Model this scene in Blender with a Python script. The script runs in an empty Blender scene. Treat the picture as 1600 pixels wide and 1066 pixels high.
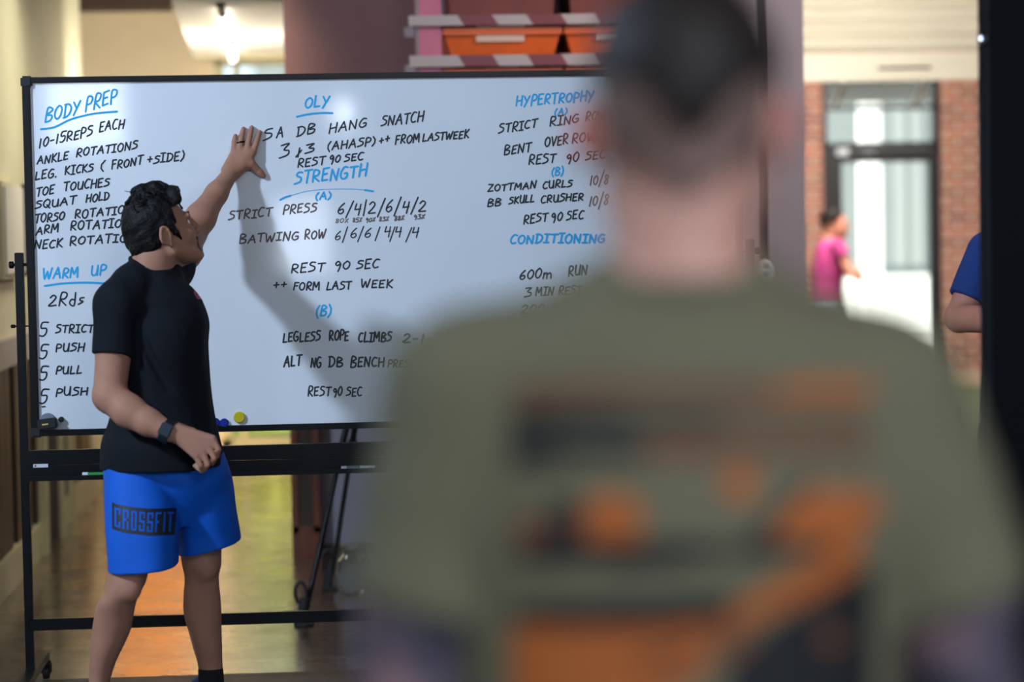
import bpy, bmesh, math, random
import numpy as np
from mathutils import Vector, Matrix
from mathutils.bvhtree import BVHTree

# ------------------------------------------------------------------ camera
YAW, TILT, ROLL = math.radians(4.2), 0.0484, 0.018
FPX, CX, CY, CAMZ = 3778.0, 800.0, 533.0, 1.55
EYE = Vector((0, 0, CAMZ))
AWAY = Vector((math.sin(YAW), math.cos(YAW), 0))
RIGHT = Vector((math.cos(YAW), -math.sin(YAW), 0))
CF = (AWAY * math.cos(TILT) + Vector((0, 0, -math.sin(TILT)))).normalized()
_u0 = RIGHT.cross(CF)
CR = RIGHT * math.cos(ROLL) - _u0 * math.sin(ROLL)
CU = _u0 * math.cos(ROLL) + RIGHT * math.sin(ROLL)
scene = bpy.context.scene
COL = scene.collection
cam_data = bpy.data.cameras.new('camera')
cam_data.sensor_width = 36.0
cam_data.lens = FPX / 1600 * 36.0
cam_data.clip_end = 200
cam_data.dof.use_dof = True
cam_data.dof.focus_distance = 7.85
cam_data.dof.aperture_fstop = 1.5
cam = bpy.data.objects.new('camera', cam_data)
COL.objects.link(cam)
M = Matrix((CR, CU, -CF)).transposed().to_4x4()
M.translation = EYE
cam.matrix_world = M
scene.camera = cam


def ray(px, py):
    return CF + CR * ((px - CX) / FPX) + CU * ((CY - py) / FPX)


def P(px, py, d):            # point seen at that pixel, d metres deep
    return EYE + ray(px, py) * d


def PY(px, py, y):           # where the sight line meets the plane Y = y
    r = ray(px, py)
    return EYE + r * (y / r.y)


def PX(px, py, x):
    r = ray(px, py)
    return EYE + r * (x / r.x)


def PZ(px, py, z=0.0):
    r = ray(px, py)
    return EYE + r * ((z - CAMZ) / r.z)


# ------------------------------------------------------------------ light
vs = scene.view_settings
scene.display_settings.display_device = 'sRGB'
vs.view_transform = 'Standard'
vs.look = 'None'
vs.exposure = 0.0
vs.gamma = 1.0
vs.use_curve_mapping = False
world = bpy.data.worlds.new('daylight')
scene.world = world
world.use_nodes = True
_bg = world.node_tree.nodes['Background']
_bg.inputs[0].default_value = (0.72, 0.86, 1.0, 1)
_bg.inputs[1].default_value = 1.6


def light(name, kind, loc, target, power, color, size=None, size_y=None, spread=None):
    l = bpy.data.lights.new(name, kind)
    l.energy = power
    l.color = color
    if kind == 'AREA':
        l.shape = 'RECTANGLE'
        l.size = size
        l.size_y = size_y or size
        if spread:
            l.spread = math.radians(spread)
    if kind == 'SUN':
        l.angle = math.radians(0.6)
    o = bpy.data.objects.new(name, l)
    COL.objects.link(o)
    o.location = loc
    o.rotation_euler = (Vector(target) - Vector(loc)).to_track_quat('-Z', 'Y').to_euler()
    return o


light('sun', 'SUN', (-8, 19, 12), (0, 24, 0), 13.0, (1.0, 0.93, 0.82))
# high side window of the front hall, then the windows behind the camera and two added fills
light('side_window_light', 'AREA', (-4.2, 4.4, 4.15), (0.2, 8.2, 1.35), 310, (0.57, 0.74, 1.0), 0.32, 0.42)
YBACK = 2 * P(45, 400, 8.0).y + 4.9      # the back wall as mirrored in the board
REAR = []
for x0, y0, x1, y1, pw in ((78, 122, 192, 232, 22.0), (524, 158, 546, 198, 2.6), (436, 312, 510, 424, 11.0)):
    m0, m1 = PY(x0, y1, YBACK), PY(x1, y0, YBACK)
    REAR.append((m0.x, m1.x, m0.z, m1.z))
    cx, cz = (m0.x + m1.x) / 2, (m0.z + m1.z) / 2
    light('rear_window_and_fill', 'AREA', (cx, -4.9, cz), (cx, 8, cz), pw, (0.80, 0.88, 1.0), m1.x - m0.x, m1.z - m0.z)
light('rear_window_and_fill', 'AREA', (-3.6, -4.9, 2.5), (0.2, 8, 1.2), 120, (0.57, 0.74, 1.0), 1.4, 1.3)  # added fill, no window here; set wide of the board's mirror view
light('rear_window_and_fill', 'AREA', (4.6, -4.9, 2.4), (0.6, 8, 1.2), 185, (0.60, 0.76, 1.0), 1.4, 1.3)  # second added fill, likewise without a window
# added area lights that brighten the rooms behind the board and the front man
light('corridor_fill_light', 'AREA', (-0.5, 13.6, 0.9), (-0.62, 14.6, 2.65), 32, (1.0, 0.93, 0.82), 0.5, 0.3)  # added uplight that brightens the corridor ceiling
light('corridor_fill_light', 'AREA', (-0.35, 10.9, 2.95), (-1.42, 11.7, 1.5), 13, (1.0, 0.95, 0.74), 0.4, 0.8, 110)  # added to brighten the left corridor wall
light('corridor_fill_light', 'AREA', (-0.9, 13.7, 1.9), (-1.3, 16.4, 2.7), 40, (1.0, 0.92, 0.78), 0.4, 0.3)  # added to brighten the far corridor wall
light('door_fill_light', 'AREA', (-1.0, 15.2, 2.3), (-1.0, 16.3, 0.8), 30, (1.0, 0.72, 0.40), 0.4, 0.2, 100)  # added warm light on the orange door, no fixture
light('front_fill_light', 'AREA', (1.1, -1.2, 3.7), (0.75, 2.1, 1.2), 104, (0.86, 0.92, 1.0), 1.6, 0.5)  # added overhead fill for the front man's back
light('shutter_fill_light', 'AREA', (3.2, 14.1, 2.95), (2.95, 16.2, 2.55), 66, (1.0, 0.93, 0.80), 1.3, 0.25)  # added to brighten the shutter slats
light('lobby_fill_light', 'AREA', (4.0, 18.6, 3.2), (4.0, 20.6, 0.9), 170, (1.0, 0.93, 0.84), 1.6, 0.6)  # added to brighten the brick wall and lobby

light('rack_fill_light', 'AREA', (2.9, 9.2, 3.3), (2.4, 11.3, 1.5), 60, (1.0, 0.82, 0.76), 1.2, 0.25)  # added to brighten the partition and the rack

# ------------------------------------------------------------------ materials


def C(r, g, b):
    def f(v):
        v /= 255.0
        return v / 12.92 if v <= 0.04045 else ((v + 0.055) / 1.055) ** 2.4
    return (f(r), f(g), f(b), 1.0)


def mat(name, col, rough=0.6, metal=0.0, spec=0.5, noise=0.0, scale=8.0, bump=0.0, bscale=60.0, col2=None, stretch=None, emit=None, coat=0.0):
    m = bpy.data.materials.new(name)
    m.use_nodes = True
    nt = m.node_tree
    b = nt.nodes['Principled BSDF']
    b.inputs['Base Color'].default_value = col
    b.inputs['Roughness'].default_value = rough
    b.inputs['Metallic'].default_value = metal
    b.inputs['Specular IOR Level'].default_value = spec
    b.inputs['Coat Weight'].default_value = coat
    if emit:
        b.inputs['Emission Color'].default_value = col
        b.inputs['Emission Strength'].default_value = emit
    tc = None
    if noise or bump or col2:
        tc = nt.nodes.new('ShaderNodeTexCoord')
        mp = nt.nodes.new('ShaderNodeMapping')
        nt.links.new(tc.outputs['Object'], mp.inputs[0])
        if stretch:
            mp.inputs['Scale'].default_value = stretch
    if noise or col2:
        n = nt.nodes.new('ShaderNodeTexNoise')
        n.inputs['Scale'].default_value = scale
        n.inputs['Detail'].default_value = 5
        nt.links.new(mp.outputs[0], n.inputs['Vector'])
        r = nt.nodes.new('ShaderNodeValToRGB')
        r.color_ramp.elements[0].position = 0.35
        r.color_ramp.elements[1].position = 0.68
        c2 = col2 or tuple(max(0, v * (1 - noise)) for v in col[:3]) + (1,)
        r.color_ramp.elements[0].color = c2
        r.color_ramp.elements[1].color = col
        nt.links.new(n.outputs['Fac'], r.inputs[0])
        nt.links.new(r.outputs[0], b.inputs['Base Color'])
    if bump:
        n2 = nt.nodes.new('ShaderNodeTexNoise')
        n2.inputs['Scale'].default_value = bscale
        n2.inputs['Detail'].default_value = 4
        nt.links.new(mp.outputs[0], n2.inputs['Vector'])
        bp = nt.nodes.new('ShaderNodeBump')
        bp.inputs['Strength'].default_value = bump
        bp.inputs['Distance'].default_value = 0.01
        nt.links.new(n2.outputs['Fac'], bp.inputs['Height'])
        nt.links.new(bp.outputs[0], b.inputs['Normal'])
    return m


MT = {
    'black_metal': mat('black_metal', C(5, 6, 8), 0.35, 0.0, 0.25),
    'steel': mat('steel', C(150, 150, 155), 0.3, 1.0),
    'rubber': mat('rubber', C(16, 16, 19), 0.6),
    'board': mat('whiteboard_enamel', C(232, 235, 238), 0.06, 0, 0.5, noise=0.035, scale=3.0),
    'ink': mat('black_ink', C(24, 30, 40), 0.5),
    'ink_glare': mat('glare_browned_ink', C(92, 78, 74), 0.5),  # black ink browned, the board's strong reflected light put into its colour
    'ink_blue': mat('blue_ink', C(6, 168, 224), 0.5),
    'cream': mat('cream_wall', C(214, 208, 176), 0.7, noise=0.08, scale=1.3),
    'cream_trim': mat('cream_trim', C(196, 188, 150), 0.6, noise=0.1, scale=4),
    'mauve': mat('mauve_wall', C(146, 141, 149), 0.75, noise=0.06, scale=2.0),
    'wood_dark': mat('dark_wood', C(60, 46, 26), 0.5, noise=0.45, scale=6, stretch=(6, 6, 0.5)),
    'wood_black': mat('blackened_wood', C(15, 10, 8), 0.8, noise=0.3, scale=6, stretch=(6, 6, 0.5)),
    'wood_red': mat('red_brown_wood', C(112, 58, 34), 0.45, noise=0.35, scale=5, stretch=(6, 6, 0.6)),
    'wood_orange': mat('orange_wood', C(226, 146, 58), 0.45, noise=0.25, scale=4, stretch=(5, 5, 0.5)),
    'white_paint': mat('white_paint', C(232, 228, 216), 0.7, noise=0.05, scale=2),
    'dark_beam': mat('dark_beam', C(70, 50, 36), 0.6, noise=0.2),
    'shutter': mat('shutter_slats', C(222, 214, 196), 0.45, noise=0.08, scale=2.5, stretch=(0.6, 1, 5)),
    'door_frame': mat('door_frame', C(28, 27, 28), 0.5),
    'pink_steel': mat('pink_steel', C(196, 104, 122), 0.5, noise=0.15, scale=6),
    'grey_steel': mat('grey_steel', C(142, 132, 122), 0.5, noise=0.15, scale=8),
    'stripe_red': mat('stripe_red', C(120, 56, 60), 0.5),
    'stripe_pale': mat('stripe_pale', C(176, 158, 150), 0.5),
    'orange_plastic': mat('orange_plastic', C(226, 92, 14), 0.4, noise=0.18, scale=5),
    'dark_red': mat('dark_red_plastic', C(120, 50, 36), 0.5, noise=0.2, scale=4),
    'pale_label': mat('pale_label', C(214, 176, 150), 0.6),
    'navy': mat('navy_paint', C(6, 8, 13), 0.7, 0, 0.15, noise=0.12, scale=3),
    'concrete': mat('outdoor_paving', C(226, 224, 216), 0.8, noise=0.06, scale=1.2),
    'outdoor_wall': mat('outdoor_wall', C(122, 128, 129), 0.8, noise=0.06, scale=0.8),
    'outdoor_white': mat('outdoor_white', C(246, 246, 244), 0.7),
    'turf': mat('green_turf', C(104, 118, 84), 0.8, noise=0.25, scale=30),
    'curb': mat('curb', C(206, 178, 150), 0.7, noise=0.1, scale=5),
    'tube': mat('lit_tube', (1.0, 0.93, 0.82, 1), 0.4, emit=3.5),
    'leaf': mat('leaf_green', C(212, 212, 72), 0.6, noise=0.35, scale=9),
    'skin': mat('tan_skin', C(176, 126, 102), 0.62, 0, 0.25, noise=0.12, scale=16, bump=0.06, bscale=160),
    'skin_leg': None,
    'skin_pale': mat('pale_skin', C(206, 152, 134), 0.5, 0, 0.4, noise=0.08, scale=14),
    'skin_pink': mat('rosy_skin', C(206, 140, 116), 0.5, 0, 0.4, noise=0.08, scale=10),
    'hair': mat('black_hair', C(16, 13, 13), 0.55, 0, 0.25, noise=0.4, scale=30, bump=0.5, bscale=120),
    'stubble': mat('stubble', C(84, 60, 48), 0.6, noise=0.25, scale=90),
    'eye': mat('eye_white', C(220, 214, 208), 0.2),
    'tee_black': mat('black_cotton', C(13, 17, 25), 0.85, 0, 0.25, noise=0.15, scale=5, bump=0.15, bscale=45),
    'shorts_blue': mat('blue_shorts', C(4, 92, 200), 0.7, 0, 0.3, noise=0.12, scale=6, bump=0.12, bscale=25),
    'print_dark': mat('dark_print', C(18, 22, 32), 0.6),
    'print_red': mat('red_print', C(190, 34, 70), 0.6),
    'watch': mat('watch_band', C(24, 26, 30), 0.4),
    'watch_face': mat('watch_face', C(52, 58, 66), 0.2),
    'sock': mat('black_sock', C(18, 18, 22), 0.9),
    'shoe': mat('blue_shoe', C(20, 62, 128), 0.6, noise=0.2, scale=20),
    'sole': mat('pale_sole', C(200, 200, 200), 0.6),
    'hall': mat('hall_paint', C(120, 122, 126), 0.8),
    'olive': mat('olive_cotton', C(112, 108, 86), 0.9, 0, 0.2, noise=0.06, scale=4, bump=0.1, bscale=30),
    'print_orange': mat('orange_print', C(172, 90, 30), 0.7),
    'print_brown': mat('brown_print', C(116, 68, 42), 0.7),
    'print_black': mat('black_print', C(17, 17, 19), 0.7),
    'hair_brown': mat('brown_hair', C(40, 32, 28), 0.6, 0, 0.3, noise=0.3, scale=40),
    'hair_fade': mat('cropped_hair', C(142, 114, 104), 0.7, 0, 0.3, noise=0.35, scale=120),
    'shorts_grey': mat('charcoal_shorts', C(44, 44, 48), 0.8),
    'magenta': mat('magenta_cotton', C(186, 58, 128), 0.8, noise=0.1, scale=6),
    'denim': mat('pale_denim', C(136, 150, 166), 0.8, noise=0.1, scale=10),
    'blue_tee': mat('blue_cotton', C(30, 62, 132), 0.85, noise=0.12, scale=8),
    'yellow_magnet': mat('yellow_magnet', C(206, 186, 20), 0.35),
    'blue_magnet': mat('blue_magnet', C(16, 40, 140), 0.35),
    'grey_magnet': mat('grey_magnet', C(120, 126, 138), 0.4),
    'gold': mat('gold_mark', C(214, 178, 74), 0.4),
    'green_pen': mat('green_pen', C(40, 150, 62), 0.4),
    'white_plastic': mat('white_plastic', C(214, 218, 224), 0.4),
    'curtain': mat('pale_curtain', C(226, 232, 190), 0.8),
}
MT['skin_leg'] = MT['skin']


def brick_mat():
    m = mat('brick_wall', C(150, 84, 62), 0.85)
    nt = m.node_tree
    b = nt.nodes['Principled BSDF']
    tc = nt.nodes.new('ShaderNodeTexCoord')
    mp = nt.nodes.new('ShaderNodeMapping')
    mp.inputs['Rotation'].default_value = (math.radians(90), 0, 0)
    br = nt.nodes.new('ShaderNodeTexBrick')
    br.inputs['Color1'].default_value = C(190, 110, 82)
    br.inputs['Color2'].default_value = C(140, 76, 62)
    br.inputs['Mortar'].default_value = C(196, 180, 166)
    br.inputs['Scale'].default_value = 1.0
    br.inputs['Mortar Size'].default_value = 0.011
    br.inputs['Brick Width'].default_value = 0.22
    br.inputs['Row Height'].default_value = 0.075
    n = nt.nodes.new('ShaderNodeTexNoise')
    n.inputs['Scale'].default_value = 5
    mx = nt.nodes.new('ShaderNodeMixRGB')
    mx.blend_type = 'MULTIPLY'
    mx.inputs[0].default_value = 0.25
    nt.links.new(tc.outputs['Object'], mp.inputs[0])
    nt.links.new(mp.outputs[0], br.inputs['Vector'])
    nt.links.new(tc.outputs['Object'], n.inputs['Vector'])
    nt.links.new(br.outputs['Color'], mx.inputs[1])
    nt.links.new(n.outputs['Color'], mx.inputs[2])
    nt.links.new(mx.outputs[0], b.inputs['Base Color'])
    return m


def floor_mat():
    m = mat('worn_floor', C(120, 92, 62), 0.3, coat=1.0)
    m.node_tree.nodes['Principled BSDF'].inputs['Coat Roughness'].default_value = 0.16
    nt = m.node_tree
    b = nt.nodes['Principled BSDF']
    tc = nt.nodes.new('ShaderNodeTexCoord')
    mp = nt.nodes.new('ShaderNodeMapping')
    mp.inputs['Scale'].default_value = (1.0, 0.9, 1)
    n = nt.nodes.new('ShaderNodeTexNoise')
    n.inputs['Scale'].default_value = 3.2
    n.inputs['Detail'].default_value = 8
    n.inputs['Roughness'].default_value = 0.65
    r = nt.nodes.new('ShaderNodeValToRGB')
    e = r.color_ramp.elements
    e[0].position, e[0].color = 0.33, C(30, 21, 16)
    e[1].position, e[1].color = 0.42, C(66, 50, 34)
    k = e.new(0.62)
    k.color = C(84, 65, 42)
    k = e.new(0.8)
    k.color = C(100, 82, 52)
    r2 = nt.nodes.new('ShaderNodeMapRange')
    r2.inputs['From Min'].default_value = 0.3
    r2.inputs['From Max'].default_value = 0.7
    r2.inputs['To Min'].default_value = 0.42
    r2.inputs['To Max'].default_value = 0.2
    bp = nt.nodes.new('ShaderNodeBump')
    bp.inputs['Strength'].default_value = 0.12
    bp.inputs['Distance'].default_value = 0.01
    nt.links.new(tc.outputs['Object'], mp.inputs[0])
    nt.links.new(mp.outputs[0], n.inputs['Vector'])
    nt.links.new(n.outputs['Fac'], r.inputs[0])
    nt.links.new(n.outputs['Fac'], r2.inputs['Value'])
    nt.links.new(n.outputs['Fac'], bp.inputs['Height'])
    nt.links.new(r.outputs[0], b.inputs['Base Color'])
    nt.links.new(r2.outputs[0], b.inputs['Roughness'])
    nt.links.new(bp.outputs[0], b.inputs['Normal'])
    return m


def glass_mat():
    m = bpy.data.materials.new('clear_glass')
    m.use_nodes = True
    nt = m.node_tree
    nt.nodes.clear()
    out = nt.nodes.new('ShaderNodeOutputMaterial')
    mx = nt.nodes.new('ShaderNodeMixShader')
    fr = nt.nodes.new('ShaderNodeFresnel')
    fr.inputs[0].default_value = 1.35
    tr = nt.nodes.new('ShaderNodeBsdfTransparent')
    tr.inputs[0].default_value = (0.93, 0.96, 0.95, 1)
    gl = nt.nodes.new('ShaderNodeBsdfGlossy')
    gl.inputs['Roughness'].default_value = 0.03
    nt.links.new(fr.outputs[0], mx.inputs[0])
    nt.links.new(tr.outputs[0], mx.inputs[1])
    nt.links.new(gl.outputs[0], mx.inputs[2])
    nt.links.new(mx.outputs[0], out.inputs[0])
    return m


def tattoo_mat():
    m = mat('tattooed_skin', C(196, 146, 132), 0.5)
    nt = m.node_tree
    b = nt.nodes['Principled BSDF']
    tc = nt.nodes.new('ShaderNodeTexCoord')
    n = nt.nodes.new('ShaderNodeTexNoise')
    n.inputs['Scale'].default_value = 9
    n.inputs['Detail'].default_value = 2
    r = nt.nodes.new('ShaderNodeValToRGB')
    e = r.color_ramp.elements
    e[0].position, e[0].color = 0.38, C(44, 44, 58)
    e[1].position, e[1].color = 0.66, C(170, 128, 128)
    k = e.new(0.5)
    k.color = C(96, 86, 98)
    # the ink stops at the upper arms; head and neck stay bare
    sx = nt.nodes.new('ShaderNodeSeparateXYZ')
    mr = nt.nodes.new('ShaderNodeMapRange')
    mr.inputs['From Min'].default_value = 1.38
    mr.inputs['From Max'].default_value = 1.42
    mx = nt.nodes.new('ShaderNodeMixRGB')
    # ears are redder than the rest of the head
    hx = P(1068, 214, 2.16).x
    da = nt.nodes.new('ShaderNodeMath')
    da.operation = 'SUBTRACT'
    da.inputs[1].default_value = hx
    ab = nt.nodes.new('ShaderNodeMath')
    ab.operation = 'ABSOLUTE'
    er = nt.nodes.new('ShaderNodeMapRange')
    er.inputs['From Min'].default_value = 0.078
    er.inputs['From Max'].default_value = 0.088
    em = nt.nodes.new('ShaderNodeMixRGB')
    em.inputs[1].default_value = C(206, 152, 134)
    em.inputs[2].default_value = C(196, 104, 92)
    nt.links.new(tc.outputs['Object'], sx.inputs[0])
    nt.links.new(sx.outputs['X'], da.inputs[0])
    nt.links.new(da.outputs[0], ab.inputs[0])
    nt.links.new(ab.outputs[0], er.inputs['Value'])
    nt.links.new(er.outputs[0], em.inputs[0])
    nt.links.new(em.outputs[0], mx.inputs[2])
    nt.links.new(tc.outputs['Object'], n.inputs['Vector'])
    nt.links.new(tc.outputs['Object'], sx.inputs[0])
    nt.links.new(sx.outputs['Z'], mr.inputs['Value'])
    nt.links.new(mr.outputs[0], mx.inputs[0])
    nt.links.new(n.outputs['Fac'], r.inputs[0])
    nt.links.new(r.outputs[0], mx.inputs[1])
    nt.links.new(mx.outputs[0], b.inputs['Base Color'])
    return m


MT['brick'] = brick_mat()
MT['floor'] = floor_mat()
MT['glass'] = glass_mat()
MT['tattoo'] = tattoo_mat()

# ------------------------------------------------------------------ mesh helpers


class MB:
    def __init__(self):
        self.v, self.f, self.mi = [], [], []

    def face(self, pts, mi=0):
        i = len(self.v)
        self.v += [tuple(p) for p in pts]
        self.f.append(tuple(range(i, i + len(pts))))
        self.mi.append(mi)

    def hexa(self, p, mi=0):      # 8 corners, bottom ring then top ring
        i = len(self.v)
        self.v += [tuple(q) for q in p]
        for q in ((3, 2, 1, 0), (4, 5, 6, 7), (0, 1, 5, 4), (1, 2, 6, 5), (2, 3, 7, 6), (3, 0, 4, 7)):
            self.f.append(tuple(i + k for k in q))
            self.mi.append(mi)

    def box(self, x0, x1, y0, y1, z0, z1, mi=0):
        self.hexa([(x0, y0, z0), (x1, y0, z0), (x1, y1, z0), (x0, y1, z0), (x0, y0, z1), (x1, y0, z1), (x1, y1, z1), (x0, y1, z1)], mi)
        return self

    def bar(self, a, b, w, h, side=None, mi=0):   # rectangular bar from a to b
        a, b = Vector(a), Vector(b)
        d = (b - a).normalized()
        s = Vector(side) if side else (d.cross(Vector((0, 0, 1))) if abs(d.z) < 0.95 else Vector((1, 0, 0)))
        s = (s - d * s.dot(d)).normalized()
        t = d.cross(s)
        s, t = s * w / 2, t * h / 2
        self.hexa([a - s - t, a + s - t, a + s + t, a - s + t, b - s - t, b + s - t, b + s + t, b - s + t], mi)
        return self

    def tube(self, pts, r, n=10, mi=0, closed=False):
        pts = [Vector(p) for p in pts]
        rr = r if isinstance(r, (list, tuple)) else [r] * len(pts)
        base = len(self.v)
        up = None
        m = len(pts)
        for i, p in enumerate(pts):
            q0 = pts[(i - 1) % m] if (closed or i) else p
            q1 = pts[(i + 1) % m] if (closed or i < m - 1) else p
            d = (q1 - q0).normalized()
            if up is None:
                up = Vector((0, 0, 1)) if abs(d.z) < 0.9 else Vector((1, 0, 0))
            s = d.cross(up).normalized()
            up = s.cross(d).normalized()
            for k in range(n):
                a = 2 * math.pi * k / n
                self.v.append(tuple(p + (s * math.cos(a) + up * math.sin(a)) * rr[i]))
        for i in range(m if closed else m - 1):
            j = (i + 1) % m
            for k in range(n):
                k2 = (k + 1) % n
                self.f.append((base + i * n + k, base + i * n + k2, base + j * n + k2, base + j * n + k))
                self.mi.append(mi)
        if not closed:
            self.f.append(tuple(base + k for k in reversed(range(n))))
            self.f.append(tuple(base + (m - 1) * n + k for k in range(n)))
            self.mi += [mi, mi]
        return self

    def disc(self, c, axis, r, h, n=24, mi=0, bev=0.15):   # a bevelled puck, from c along axis
        c, a = Vector(c), Vector(axis).normalized()
        e = h * bev
        self.tube([c, c + a * e, c + a * (h - e), c + a * h], [r - e, r, r, r - e], n, mi)
        return self

    def build(self, name, m, parent=None, smooth=False, bevel=0.0):
        me = bpy.data.meshes.new(name)
        me.from_pydata(self.v, [], self.f)
        ms = m if isinstance(m, (list, tuple)) else [m]
        for q in ms:
            me.materials.append(q)
        if len(ms) > 1:
            me.polygons.foreach_set('material_index', self.mi)
        bm = bmesh.new()
        bm.from_mesh(me)
        bmesh.ops.recalc_face_normals(bm, faces=bm.faces)
        if bevel:
            bmesh.ops.bevel(bm, geom=list(bm.edges), offset=bevel, segments=2, affect='EDGES', clamp_overlap=True)
        bm.to_mesh(me)
        bm.free()
        if smooth:
            me.polygons.foreach_set('use_smooth', [True] * len(me.polygons))
            try:
                me.set_sharp_from_angle(angle=math.radians(40))
            except Exception:
                pass
        return link(name, me, parent)


def link(name, me, parent=None):
    o = bpy.data.objects.new(name, me)
    COL.objects.link(o)
    if parent is not None:
        o.parent = parent
        o.matrix_parent_inverse = Matrix.Translation(-parent.location)
    return o


def tag(o, label=None, cat=None, group=None, kind=None):
    for k, v in (('label', label), ('category', cat), ('group', group), ('kind', kind)):
        if v:
            o[k] = v
    return o


def thing(name, label, cat, loc, group=None):
    o = bpy.data.objects.new(name, None)
    o.empty_display_size = 0.1
    COL.objects.link(o)
    o.location = loc
    return tag(o, label, cat, group)


def struct(name, mb, m, parent=None, **k):
    o = mb.build(name, m, parent, **k)
    if parent is None:
        o['kind'] = 'structure'
    return o


def BX(*a):
    return MB().box(*a)

# ------------------------------------------------------------------ smooth solid modelling (fields meshed with surface nets)


def pnoise(X, Y, Z, freq, seed, n=7):
    rng = np.random.RandomState(seed)
    out = 0
    for _ in range(n):
        d = rng.normal(size=3)
        d /= np.linalg.norm(d)
        f = freq * rng.uniform(0.6, 1.5)
        out = out + np.sin((X * d[0] + Y * d[1] + Z * d[2]) * f + rng.uniform(0, 6.28))
    return out / n


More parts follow.
